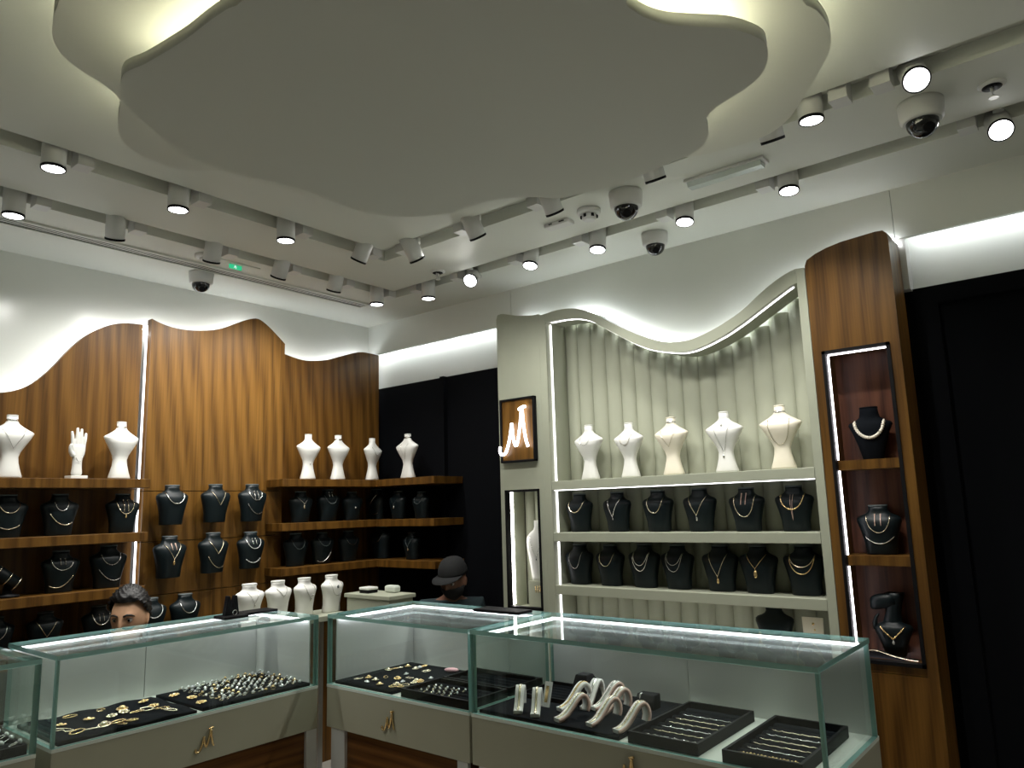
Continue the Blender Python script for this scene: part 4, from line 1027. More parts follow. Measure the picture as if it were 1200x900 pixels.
for i, (p, m, txt, pc, yw) in enumerate(zip(W_C, ['white_bust', 'white_bust', 'cream_bust', 'white_bust', 'cream_bust'],
   ['first', 'second', 'third', 'fourth', 'fifth'],
   [[P_('short grey chain', 'U', 'silver', w=0.036, d=0.045, r=0.0011)], [P_('thin gold chain', 'U', 'pale_gold', w=0.036, d=0.055, r=0.0011)],
    [P_('dark choker', cat='choker', mat='silver', z0=0.258), P_('long pale V chain', 'V', 'pale_gold', w=0.05, d=0.085, r=0.001)],
    [P_('dark round pendant', cat='pendant', mat='silver', z0=0.222, d=0.006), P_('long drop chain', 'V', 'silver', w=0.04, d=0.135, r=0.0009, pendant=(0.02, 'silver'))],
    [P_('two-tone choker', cat='choker', mat='silver', z0=0.255), P_('long gold loop chain', 'U', 'pale_gold', w=0.048, d=0.115, r=0.0013)]],
   [-0.14, -0.14, -0.10, -0.04, 0.05])):
    put_row([p], 'hour', m, R90, 'hourglass busts on the top cabinet shelf', ('cream' if m == 'cream_bust' else 'white') + ' hourglass', 'top shelf ' + CAB, [(txt, pc)], [yw])
put_row(B_C2, 'black', 'leather', R90, 'black busts in the upper black row of the sage cabinet', 'black', 'upper black row ' + CAB, [
  ('first', [P_('thick polished collar', 'U', 'pale_gold', w=0.05, d=0.062, r=0.0032)]),
  ('second', [P_('one-sided stone drop', 'V', 'silver', w=0.038, d=0.09, r=0.0019, beads=3, pendant=(0.010, 'gem'))]),
  ('third', [P_('plain gold U chain', 'U', 'pale_gold', w=0.044, d=0.075)]),
  ('fourth', [P_('gold V chain and bar pendant', 'V', 'pale_gold', w=0.046, d=0.09, pendant=(0.02, 'silver'))]),
  ('fifth', [P_('long gold chain and bar earrings', 'U', 'pale_gold', w=0.05, d=0.098, r=0.002, beads=6), P_('pair of bar earrings', cat='earrings', mat='skinrose', z0=0.175, d=0.05)]),
  ('sixth', [P_('broad gold chain', 'U', 'gold', w=0.052, d=0.068, r=0.0026, beads=4), P_('thin hanging lariat', 'V', 'skinrose', w=0.006, z0=0.165, d=0.115, r=0.0009)])], [-0.08, -0.12, -0.05, -0.04, 0.0, 0.0])
put_row(B_C3, 'black', 'leather', R90, 'black busts in the lower black row of the sage cabinet', 'black', 'lower black row ' + CAB, [
  ('first', [P_('broken bead chain', 'U', 'silver', w=0.038, d=0.085, r=0.0012, beads=3)]),
  ('second', [P_('short gold U chain', 'U', 'pale_gold', w=0.044, d=0.068)]),
  ('third', [P_('double chain', 'U', 'silver', w=0.044, d=0.088), P_('inner chain', 'U', 'silver', w=0.040, d=0.062)]),
  ('fourth', [P_('double fine chain', 'U', 'silver', w=0.044, d=0.085, r=0.0012), P_('inner fine chain', 'U', 'silver', w=0.040, d=0.055, r=0.0012)]),
  ('fifth', [P_('gold V chain and pearl drop', 'V', 'pale_gold', w=0.044, d=0.10, pendant=(0.026, 'gold'))]),
  ('sixth', [P_('fine chain and amber key', 'V', 'gold', w=0.044, d=0.06, r=0.0012, pendant=(0.034, 'gold'))]),
  ('seventh', [P_('double gold chain', 'U', 'gold', w=0.052, d=0.078, r=0.002), P_('inner gold chain', 'U', 'pale_gold', w=0.050, d=0.05, r=0.0016)])], [-0.08, -0.1, -0.06, -0.08, 0.0, 0.0, 0.0])
x, y, z, h = B_C4[0]
put_row([(x, y, 0.871, 0.20)], 'black', 'leather', R90, 'black busts in the lower part of the sage cabinet', 'bare black', 'on cabinet floor under the black rows', [('alone', [])], [0.1])
x, y, z = CARD
t = thing('earring_card', 'tall cream earring card standing at the bottom right of the sage cabinet', 'earring stand', (3.42, 1.130, 0.8705))
b = MB(); b.strip([(1.090, 0.871), (1.168, 0.871)], [(1.083, 1.036), (1.172, 1.036)], 'x', 3.40, 3.408); b.build('card', 'cream_bust', t)
b = MB(); b.box((3.40, 1.10, 0.8706), (3.45, 1.16, 0.8760)); b.build('foot', 'cream_bust', t)
b = MB(); b.ball((3.398, 1.125, 1.010), 0.006, 8); b.ball((3.398, 1.120, 0.985), 0.004, 8); b.ball((3.398, 1.15, 0.96), 0.003, 8); b.build('stud', 'gold', t)
# niche bust and its plinth
x, y, z, h = W_N[0]
t = thing('plinth', 'pale block with gold motif under the tall white bust in the framed niche', 'plinth', (3.45, 2.628, 0.9855))
b = MB(); b.box((3.405, 2.575, 0.9858), (3.495, 2.690, 1.131)); b.build('block', 'sage_soft', t, bevel=0.003)
b = MB()
for q in range(3): b.tube([(3.403, 2.640 - q * 0.016, 1.105), (3.403, 2.640 - q * 0.016, 1.075), (3.403, 2.634 - q * 0.016, 1.07)], 0.0025, 6)
b.build('gold_motif', 'gold', t)
nb = MB()
NB = [(0.000, 0.056, 0.030, 0.035), (0.02, 0.058, 0.032, 0.035), (0.10, 0.066, 0.045, 0.032), (0.17, 0.080, 0.052, 0.030), (0.215, 0.086, 0.048, 0.028), (0.245, 0.082, 0.040, 0.026), (0.268, 0.060, 0.032, 0.026), (0.282, 0.038, 0.028, 0.026), (0.30, 0.032, 0.026, 0.026), (0.335, 0.033, 0.027, 0.027)]
loft(nb, NB)
o = nb.build('tall_bust', 'white_bust', None, local=True); o.location = (3.45, 2.632, 1.1318); o.rotation_euler = (0, 0, R90 + 0.1)
tag(o, 'tall white bust standing in the black-framed niche of the sage cabinet', 'jewellery bust')
SECT['niche'] = NB
q = jewel('niche', 'V', 'silver', o, 'thin grey Y chain on the tall white bust in the framed niche', w=0.05, z0=0.25, d=0.12, r=0.0008, pendant=(0.012, 'lit_cap_chain_grey'))
# column niche
COLW = 'in the niche of the walnut column'
SECT['taper'] = [(0.000, 0.040, 0.024, 0.028), (0.004, 0.041, 0.026, 0.028), (0.06, 0.055, 0.036, 0.026), (0.12, 0.074, 0.048, 0.024), (0.150, 0.088, 0.046, 0.022), (0.160, 0.084, 0.038, 0.020), (0.172, 0.056, 0.030, 0.022), (0.184, 0.042, 0.028, 0.026), (0.200, 0.038, 0.028, 0.028), (0.222, 0.036, 0.027, 0.028)]
TALLH['taper'] = 0.229
x, y, z, h = B_COL[0]
bo = bust('taper', 'black_soft', (3.442, y, 1.7010), 0.226, R90 + 0.1, 'black velvet bust with a pearl string, highest in the column niche', 'busts in the column niche')
jewel('taper', 'U', 'pearl', bo, 'thick cream pearl string on the highest bust in the column niche', w=0.058, z0=0.168, d=0.075, r=0.0042, beads=1)
x, y, z, h = B_COL[1]
bo = bust('black', 'leather', (3.442, y, 1.3060), 0.205, R90 + 0.1, 'black bust with chain, earrings and bracelet, halfway up the column niche', 'busts in the column niche')
jewel('black', 'U', 'pale_gold', bo, 'gold U chain on the bust halfway up the column niche', w=0.046, d=0.075, r=0.0018)
jewel('black', 'arc', 'silver', bo, 'slanting bracelet on the bust halfway up the column niche', cat='bracelet', w=0.055, z0=0.075, d=0.03, r=0.0022)
jewel('black', 'U', 'skinrose', bo, 'long bar earrings on the bust halfway up the column niche', cat='earrings', z0=0.165, d=0.045)
# sculptural head-and-shoulders stand
SECT['sculpt'] = [(0.000, 0.038, 0.026, 0.030), (0.05, 0.050, 0.034, 0.028), (0.09, 0.066, 0.044, 0.024), (0.112, 0.074, 0.044, 0.022), (0.124, 0.066, 0.034, 0.020), (0.132, 0.040, 0.026, 0.020), (0.140, 0.030, 0.022, 0.022)]
hb = MB(); loft(hb, SECT['sculpt'])
# thick neck leaning up, and the lower half of a face in profile breaking off at the top
hb.rings([[(cx + rx * math.cos(2 * PI * k / 24), 0.002 + ry * math.sin(2 * PI * k / 24), zz) for k in range(24)] for zz, cx, rx, ry in ((0.112, -0.002, 0.050, 0.030), (0.135, 0.000, 0.036, 0.027), (0.165, 0.004, 0.030, 0.026), (0.200, 0.010, 0.030, 0.027), (0.232, 0.016, 0.034, 0.029), (0.252, 0.020, 0.036, 0.030))])
hb.rings([[(xx, -0.004 + ry * math.cos(2 * PI * k / 20), zc + rz_ * math.sin(2 * PI * k / 20)) for k in range(20)] for xx, zc, ry, rz_ in ((0.020, 0.222, 0.024, 0.030), (-0.010, 0.220, 0.028, 0.031), (-0.035, 0.216, 0.027, 0.031), (-0.056, 0.212, 0.024, 0.030), (-0.070, 0.208, 0.018, 0.026), (-0.077, 0.204, 0.010, 0.018))])
hb.tube([(-0.062, -0.006, 0.108), (-0.066, -0.010, 0.130), (-0.060, -0.012, 0.150), (-0.048, -0.012, 0.166)], [0.014, 0.010, 0.007, 0.004], 10)
o = hb.build('sculpted_stand', 'leather', None, local=True); o.location = (3.440, B_COL[2][1], 0.886); o.rotation_euler = (0, 0, R90 + 0.1)
o.location.z = 0.9005
tag(o, 'black sculpted half-face necklace stand at the bottom of the column niche', 'jewellery stand')
jewel('sculpt', 'V', 'gold', o, 'gold V necklace with round stone on the sculpted half-face stand', w=0.046, z0=0.122, d=0.05, r=0.0026, beads=3, pendant=(0.016, 'gem'))
t = thing('necklace_ramp', 'low black curved necklace ramp at the bottom front of the column niche', 'jewellery stand', (3.40, 0.82, 0.9))
b = MB()
prof = smooth_poly([(0.93, 0.900), (0.905, 0.922), (0.87, 0.926), (0.82, 0.912), (0.76, 0.902), (0.72, 0.900)], 3, False)
b.strip([(y, 0.8995) for y, z in prof], [(y, z + 0.001) for y, z in prof], 'x', 3.368, 3.398); b.build('ramp', 'black', t)
b = MB(); b.tube([(3.366, y, z + 0.003) for y, z in prof], 0.0018, 6); o = b.build('bracelet', 'pale_gold', None, loc=(3.366, 0.82, 0.9)); tag(o, 'thin gold chain laid along the low black ramp of the column niche', 'bracelet')

# sculptural ring stand at the left end of the third walnut shelf
x, y, z, h = B_L3[0]
t = thing('tilted_stand', 'tilted black bracelet stand cut by the photo edge on the third left walnut shelf', 'jewellery stand', (x, 4.0, 1.2085))
b = MB(); b.lathe([(0.05, 0), (0.05, 0.010), (0.02, 0.016), (0.014, 0.05)], (x + 0.02, 4.0, 1.2085), 24); b.build('foot', 'black', t)
b = MB(); b.cyl((x - 0.06, 3.99, 1.345), (x + 0.055, 3.985, 1.262), 0.034, 0.030, 20); b.build('tilted_bar', 'leather', t)
for q, (u, lab) in enumerate(((0.25, 'upper pale bangle on the tilted black stand'), (0.62, 'middle gold bangle on the tilted black stand'), (0.93, 'lowest gold bangle on the tilted black stand'))):
    b = MB(); a = Vector((x - 0.06, 3.99, 1.345)); c = Vector((x + 0.055, 3.985, 1.262)); p = a.lerp(c, u); d = (c - a).normalized(); uu = d.orthogonal().normalized(); ww = d.cross(uu)
    b.tube([p + (uu * math.cos(2 * PI * k / 24) + ww * math.sin(2 * PI * k / 24)) * 0.0365 for k in range(24)], 0.0024, 6, closed=True)
    tag(b.build('bangle', 'pale_gold', None, loc=tuple(p)), lab, 'bangle', 'bangles on the tilted stand')

# ================================================================== SKINNED FIGURES
def evaluated(o):
    dg = bpy.context.evaluated_depsgraph_get()
    dg.update()
    me = bpy.data.meshes.new_from_object(o.evaluated_get(dg))
    old = o.data
    bpy.data.objects.remove(o); bpy.data.meshes.remove(old)
    return me
def skin(joints, edges, root=0, sub=2):
    """joints: (point, radius or (rx, ry))"""
    me = bpy.data.meshes.new('skin'); me.from_pydata([j[0] for j in joints], edges, []); me.update()
    o = bpy.data.objects.new('skin', me); COL.objects.link(o)
    o.modifiers.new('s', 'SKIN')
    lay = me.skin_vertices[0].data if me.skin_vertices else None
    if lay is None:
        bpy.context.view_layer.objects.active = o; bpy.ops.mesh.customdata_skin_add(); lay = me.skin_vertices[0].data
    for i, j in enumerate(joints):
        r = j[1]; lay[i].radius = r if isinstance(r, tuple) else (r, r); lay[i].use_root = (i == root)
    m = o.modifiers.new('ss', 'SUBSURF'); m.levels = sub; m.render_levels = sub
    return evaluated(o)
def remesh(meshes, voxel):
    b = bmesh.new()
    for me in meshes:
        b.from_mesh(me); bpy.data.meshes.remove(me)
    me = bpy.data.meshes.new('join'); b.to_mesh(me); b.free()
    o = bpy.data.objects.new('join', me); COL.objects.link(o)
    m = o.modifiers.new('r', 'REMESH'); m.mode = 'VOXEL'; m.voxel_size = voxel; m.use_smooth_shade = True
    return evaluated(o)

def gs(x, s): return math.exp(-(x / s) ** 2)
def head_point(d, off=0.0):
    """face looks to -y; returns the surface point in direction d"""
    x, y, z = d
    p = Vector((x * 0.074, y * 0.094, z * 0.116))
    if z < 0:
        k = min(1, -z); p.x *= 1 - 0.32 * k * k; p.y *= 1 - (0.10 if y < 0 else 0.32) * k
    if y < 0:
        X, Z = p.x, p.z
        p.y -= 0.020 * gs(X, 0.011) * (gs(Z + 0.032, 0.014) + 0.55 * gs(Z + 0.012, 0.016) + 0.2 * gs(Z - 0.008, 0.012))
        p.y += 0.011 * (gs(abs(X) - 0.032, 0.014) * gs(Z - 0.002, 0.010))
        p.y -= 0.005 * gs(abs(X) - 0.030, 0.022) * gs(Z - 0.024, 0.009)
        p.y -= 0.006 * gs(X, 0.022) * (gs(Z + 0.062, 0.006) + gs(Z + 0.074, 0.006)) - 0.004 * gs(X, 0.024) * gs(Z + 0.068, 0.003)
        p.y -= 0.008 * gs(X, 0.020) * gs(Z + 0.100, 0.014)
    return p + Vector(d) * off
def head_mesh():
    b = MB(); n, m = 64, 48
    L = []
    for i in range(m + 1):
        th = PI * i / m
        z, q = -math.cos(th), max(1e-3, math.sin(th))
        L.append([head_point((q * math.cos(2 * PI * k / n), q * math.sin(2 * PI * k / n), z)) for k in range(n)])
    b.rings(L)
    for s in (-1, 1):
        b.ball((s * 0.076, 0.012, -0.006), 0.03, 12, sc=(0.30, 0.62, 1.0))
        b.ball((s * 0.078, 0.004, -0.028), 0.013, 8, sc=(0.5, 0.7, 1.0))
    return b.mesh('head', 'skin')
def xform(me, mat):
    me.transform(mat); return me
def hand_joints(J, E_, wrist, elbow, side):
    """wrist index in J; palm and five separate bent fingers"""
    w = Vector(J[wrist][0]); d = (w - Vector(J[elbow][0])).normalized()
    s = d.cross(Vector((0, 0, 1))).normalized() * side
    up = s.cross(d).normalized()
    return d, s
def fingers(wpos, d, s, k=1.0):
    """separate skinned chains for the fingers, rooted in the palm"""
    out = []
    dn = Vector((0, 0, -1))
    for i, (ln, o) in enumerate(((0.066, 0.030), (0.078, 0.010), (0.072, -0.010), (0.056, -0.028))):
        a = wpos + d * 0.045 + s * o * 0.7; c = wpos + d * 0.092 + s * o
        e = c + (d * 0.85 + dn * 0.5) * ln * 0.5; f = e + (d * 0.45 + dn * 0.9) * ln * 0.5
        out.append(skin([(a, 0.010), (c, 0.0095), (e, 0.0085), (f, 0.007)], [(0, 1), (1, 2), (2, 3)], 0, 1))
    a = wpos + d * 0.025 + s * 0.020; c = wpos + d * 0.050 + s * 0.052; e = c + d * 0.030 + s * 0.010 + dn * 0.012
    out.append(skin([(a, 0.012), (c, 0.010), (e, 0.008)], [(0, 1), (1, 2)], 0, 1))
    return out

def seated_person(label, base, face_rz, head_c, head_rz, head_pitch, shirt_mat, hairy, cap, skin_mat, stool_h, drop=0.265):
    """everything is built in a local frame (person looks to -y, floor at 0) and turned by face_rz"""
    hz = head_c[2]                    # head centre height
    hx, hy = head_c[0], head_c[1]
    nz = hz - min(0.135, drop * 0.62)
    sz = hz - drop                   # shoulder line
    pel = stool_h + 0.09
    J = [((0, 0.01, pel), (0.135, 0.095)), ((0, 0.02, (pel + sz) / 2), (0.125, 0.088)), ((0, 0.012, sz - 0.05), (0.145, 0.092)), ((0, 0.006, sz + 0.02), (0.080, 0.065)), ((hx * 0.5, hy * 0.5 + 0.008, nz), (0.052, 0.052)), ((hx, hy + 0.012, hz - 0.06), (0.048, 0.05))]
    E_ = [(0, 1), (1, 2), (2, 3), (3, 4), (4, 5)]
    def add(p, r, par):
        J.append((p, r)); E_.append((par, len(J) - 1)); return len(J) - 1
    meshes = []
    arms = []
    for s in (-1, 1):
        a = add((s * 0.160, 0.01, sz - 0.012), 0.052, 2)
        e = add((s * 0.168, -0.03, sz - 0.27), 0.041, a)
        w = add((s * 0.120, -0.205, sz - 0.335), 0.027, e)
        pm = add((s * 0.105, -0.275, sz - 0.350), (0.036, 0.016), w)
        arms.append((e, w, s))
        hp = add((s * 0.10, -0.02, pel - 0.01), 0.082, 0)
        k = add((s * 0.12, -0.40, pel + 0.0), 0.060, hp)
        an = add((s * 0.115, -0.36, 0.10), 0.040, k)
        add((s * 0.12, -0.46, 0.045), (0.042, 0.034), an)
    body = skin(J, E_, 0, 2)
    meshes.append(body)
    for e, w, s in arms:
        d = (Vector(J[w][0]) - Vector(J[e][0])).normalized()
        meshes += fingers(Vector(J[w][0]), d, Vector((-s, 0, 0)))
    HM = Matrix.Translation(Vector(head_c)) @ Matrix.Rotation(head_rz, 4, 'Z') @ Matrix.Rotation(head_pitch, 4, 'X')
    meshes.append(xform(head_mesh(), HM))
    me = remesh(meshes, 0.0065)
    me.name = 'person'; me.materials.clear(); me.materials.append(M[skin_mat])
    p = bpy.data.objects.new('person', me); COL.objects.link(p)
    p.location = base; p.rotation_euler = (0, 0, face_rz)
    tag(p, label, 'person', 'people behind the counters')
    # clothing
    J2 = [(Vector(j[0]), tuple(r + 0.012 for r in (j[1] if isinstance(j[1], tuple) else (j[1], j[1])))) for j in J[:4]]
    E2 = [(0, 1), (1, 2), (2, 3)]
    for s, base_i in ((-1, 6), (1, 14)):
        a = len(J2); J2.append((Vector(J[base_i][0]), (0.066, 0.066))); E2.append((2, a))
        J2.append((Vector(J[base_i + 1][0]), (0.054, 0.054))); E2.append((a, a + 1))
        wv = Vector(J[base_i + 1][0]).lerp(Vector(J[base_i + 2][0]), 0.85); J2.append((wv, (0.040, 0.040))); E2.append((a + 1, a + 2))
    sh = skin([(tuple(q), r) for q, r in J2], E2, 0, 2); sh.materials.clear(); sh.materials.append(M[shirt_mat])
    for f in sh.polygons: f.use_smooth = True
    add_obj('shirt', sh, p)
    J3 = [(J[0][0], (0.147, 0.107))]; E3 = []
    for s, bi in ((-1, 10), (1, 18)):
        a = len(J3)
        J3 += [(J[bi][0], (0.094, 0.094)), (J[bi + 1][0], (0.072, 0.072)), (tuple(Vector(J[bi + 2][0]) + Vector((0, 0, 0.0))), (0.055, 0.055))]
        E3 += [(0, a), (a, a + 1), (a + 1, a + 2)]
    tr = skin(J3, E3, 0, 2); tr.materials.clear(); tr.materials.append(M['cloth_dark'])
    for f in tr.polygons: f.use_smooth = True
    add_obj('trousers', tr, p)
    for s, bi in ((-1, 13), (1, 21)):
        a = Vector(J[bi][0]); b = MB()
        b.rings([[(a.x + rx * math.cos(2 * PI * k / 16), a.y + 0.035 + ry * math.sin(2 * PI * k / 16), zz) for k in range(16)] for zz, rx, ry in ((0.0, 0.046, 0.125), (0.025, 0.050, 0.130), (0.060, 0.048, 0.115), (0.085, 0.044, 0.075))])
        b.build('shoe', 'cloth_dark', p, local=True)
    # head details
    def hp(v): return HM @ Vector(v)
    for s in (-1, 1):
        b = MB(); b.ball((s * 0.032, -0.0735, 0.002), 0.0125, 12); me2 = b.mesh('eye', 'eye'); xform(me2, HM); eo = add_obj('eye', me2, p)
        b = MB(); b.ball((s * 0.032, -0.0815, 0.0005), 0.0066, 10); me2 = b.mesh('iris', 'iris'); xform(me2, HM); add_obj('iris', me2, eo)
        b = MB(); b.tube([hp((s * x_, y_, z_)) for x_, y_, z_ in ((0.012, -0.098, 0.020), (0.028, -0.095, 0.027), (0.044, -0.084, 0.024), (0.054, -0.072, 0.016))], [0.0035, 0.0045, 0.004, 0.002], 6); b.build('eyebrow', 'hair', p, local=True)
        b = MB(); b.tube([hp((s * x_, y_, z_)) for x_, y_, z_ in ((0.018, -0.083, 0.006), (0.032, -0.0865, 0.0115), (0.046, -0.077, 0.006))], 0.0022, 6); b.build('eyelid', 'skin2', p, local=True)
    if hairy:
        rnd = random.Random(3)
        b = MB(); n, m = 64, 40
        ids = {}
        for i in range(m + 1):
            th = PI * i / m * 0.72
            z_, q = math.cos(th), max(1e-3, math.sin(th))
            for k in range(n):
                d = (q * math.cos(2 * PI * k / n), q * math.sin(2 * PI * k / n), z_)
                pt = head_point(d)
                # hairline: high over the forehead, low at the nape
                fr = -d[1]
                line = 0.070 if fr > 0.55 else (0.070 - (0.55 - fr) * 0.10 if fr > 0 else 0.015 + fr * 0.075)
                thick = 0.015 + 0.014 * max(0, z_) + 0.010 * max(0, fr) * max(0, z_) + 0.006 * math.sin(7 * k * 2 * PI / n + 2.2 * i) * (0.3 + 0.7 * max(0, z_)) + 0.004 * math.sin(13 * k * 2 * PI / n - 1.7 * i) + rnd.uniform(-0.0015, 0.0015)
                if pt.z > line: ids[i, k] = b.bm.verts.new(HM @ (pt + Vector(d) * thick * min(1, 0.35 + (pt.z - line) / 0.020)))
        for i in range(m):
            for k in range(n):
                q4 = [(i, k), (i, (k + 1) % n), (i + 1, (k + 1) % n), (i + 1, k)]
                if all(v in ids for v in q4): 
                    f = b.bm.faces.new([ids[v] for v in q4]); f.smooth = True
        b.build('hair', 'hair', p, local=True)
    if cap:
        b = MB(); n = 40
        L = []
        for i in range(12):
            th = PI / 2 * i / 11
            L.append([hp((0.086 * math.cos(th) ** 0.7 * math.cos(2 * PI * k / n), 0.006 + 0.104 * math.cos(th) ** 0.7 * math.sin(2 * PI * k / n), 0.038 + 0.098 * math.sin(th))) for k in range(n)] if i < 11 else [hp((0.002 * math.cos(2 * PI * k / n), 0.006 + 0.002 * math.sin(2 * PI * k / n), 0.136)) for k in range(n)])
        b.rings(L); co = b.build('cap', 'cap', p, local=True)
        b = MB()
        arc = [(-PI * 0.92 + PI * 0.84 * k / 16) for k in range(17)]
        inn = [(0.084 * math.cos(a), 0.006 + 0.102 * math.sin(a)) for a in arc]
        outp = [(0.088 * math.cos(a), -0.060 + 0.118 * math.sin(a)) for a in arc]
        lo = [[b.bm.verts.new(hp((x_, y_, zz - 0.16 * max(0, -(y_ + 0.09)) - 1.2 * x_ * x_))) for x_, y_ in L_] for L_, zz in ((inn, 0.040), (outp, 0.040), (outp, 0.045), (inn, 0.046))]
        for q in range(4):
            A, B_ = lo[q], lo[(q + 1) % 4]
            for k in range(16):
                f = b.bm.faces.new((A[k], A[k + 1], B_[k + 1], B_[k])); f.smooth = True
        for k in (0, 16): b.bm.faces.new([lo[q][k] for q in range(4)])
        b.build('brim', 'cap', co, local=True)
        b = MB()
        L = []
        for zz, gr in ((-0.026, 0.004), (-0.05, 0.008), (-0.08, 0.009), (-0.112, 0.004)):
            L_ = []
            for k in range(21):
                a = -PI * 0.96 + PI * 0.92 * k / 20
                zq = zz / 0.116; q = math.sqrt(max(0.05, 1 - zq * zq))
                L_.append(HM @ head_point((q * math.cos(a), q * math.sin(a), zq), gr))
            L.append(L_)
        b.rings(L, closed=False, cap0=False, cap1=False); mo = b.build('face_mask', 'cloth_dark', p, local=True)
        md = mo.modifiers.new('t', 'SOLIDIFY'); md.thickness = 0.003
    st = thing('stool', 'low round stool under the ' + ('capped' if cap else 'dark-haired') + ' person behind the counters', 'stool', (base[0], base[1], 0), face_rz)
    b = MB(); b.lathe([(0.15, 0), (0.16, 0.012), (0.16, 0.03), (0.13, 0.04)], (0, 0, stool_h - 0.045), 28); b.build('seat', 'black', st, local=True)
    b = MB(); b.cyl((0, 0, 0.02), (0, 0, stool_h - 0.045), 0.025, 0.025, 14); b.build('column', 'steel', st, local=True)
    b = MB(); b.lathe([(0.17, 0), (0.17, 0.012), (0.03, 0.03)], (0, 0, 0), 28); b.build('base', 'steel', st, local=True)
    return p

# man whose eyes and hair show above the left counter
seated_person('dark-haired person seated behind the left counter, only eyes and hair showing', (1.655, 3.690, 0), rad(-90), (0, -0.01, 1.093), rad(44), rad(5), 'cloth_dark', True, False, 'skin', 0.30)
# man in a cap, almost lost in the dark doorway
seated_person('person in a dark cap, head bowed, sitting before the black wall', (3.385, 3.275, 0), rad(-40), (0, -0.085, 1.125), rad(-34), rad(14), 'cloth_teal', False, True, 'skin2', 0.34, 0.150)

# white display hand
hx, hy, hz0, hh = HAND[0]
k = hh / 0.25
ms = [skin([((0, 0, 0.012), (0.030, 0.022)), ((0, 0, 0.06), (0.024, 0.018)), ((0, 0, 0.095), (0.023, 0.017)), ((0.002, 0, 0.125), (0.036, 0.018)), ((0.002, 0, 0.155), (0.038, 0.016)), ((0.002, 0, 0.168), (0.036, 0.014))], [(0, 1), (1, 2), (2, 3), (3, 4), (4, 5)], 0, 2)]
for fx, tx, ln in ((-0.026, -0.034, 0.062), (-0.008, -0.008, 0.082), (0.010, 0.012, 0.078), (0.027, 0.034, 0.058)):
    ms.append(skin([((fx, 0, 0.145), 0.0095), ((fx, -0.001, 0.170), 0.0095), ((fx + (tx - fx) * 0.5, -0.004, 0.170 + ln * 0.5), 0.0085), ((tx, -0.002, 0.170 + ln), 0.0065)], [(0, 1), (1, 2), (2, 3)], 0, 2))
ms.append(skin([((-0.022, -0.004, 0.108), 0.012), ((-0.040, -0.012, 0.130), 0.010), ((-0.045, -0.018, 0.152), 0.0085), ((-0.042, -0.022, 0.170), 0.0065)], [(0, 1), (1, 2), (2, 3)], 0, 2))
me = remesh(ms, 0.0028); me.materials.clear(); me.materials.append(M['white_bust'])
o = add_obj('display_hand', me); o.location = (hx, 4.0, 1.7455); o.scale = (k, k, k); o.rotation_euler = (0, 0, 0.12)
tag(o, 'white upright display hand between the two busts of the top left walnut shelf', 'display hand')
b = MB(); b.box((-0.040, -0.030, 0), (0.040, 0.030, 0.016)); b.build('base', 'white_bust', o, local=True, bevel=0.002)
b = MB(); b.tube([(-0.020 + 0.04 * q / 8, -0.0185 - 0.002 * math.sin(PI * q / 8), 0.112 - 0.03 * math.sin(PI * q / 8)) for q in range(9)], 0.0011, 5); c = b.build('bracelet', 'silver', None, local=True); c.location = o.location; c.scale = o.scale; c.rotation_euler = o.rotation_euler
tag(c, 'thin silver chain hanging on the white display hand', 'bracelet')

# ================================================================== IN AND ON THE COUNTERS
DK = 0.7725
def pad(label, x0, y0, x1, y1, wavy=False):
    t = thing('display_pad', label, 'display pad', ((x0 + x1) / 2, (y0 + y1) / 2, DK))
    b = MB()
    n = 14
    g = [[b.bm.verts.new((x0 + (x1 - x0) * i / n, y0 + (y1 - y0) * j / n, DK + 0.012 + (0.004 * math.sin(i * 1.3) * math.sin(j * 0.9 + 1) if wavy else 0))) for j in range(n + 1)] for i in range(n + 1)]
    lo = [[b.bm.verts.new((x0 + (x1 - x0) * i / n, y0 + (y1 - y0) * j / n, DK)) for j in range(n + 1)] for i in range(n + 1)]
    for i in range(n):
        for j in range(n):
            f = b.bm.faces.new((g[i][j], g[i + 1][j], g[i + 1][j + 1], g[i][j + 1])); f.smooth = True
            b.bm.faces.new((lo[i][j], lo[i][j + 1], lo[i + 1][j + 1], lo[i + 1][j]))
    for i in range(n):
        for j in (0, n): b.bm.faces.new((g[i][j], g[i + 1][j], lo[i + 1][j], lo[i][j]))
        for j in (0, n): b.bm.faces.new((g[j][i], g[j][i + 1], lo[j][i + 1], lo[j][i]))
    b.build('cloth_pad', 'black_soft', t)
    return t
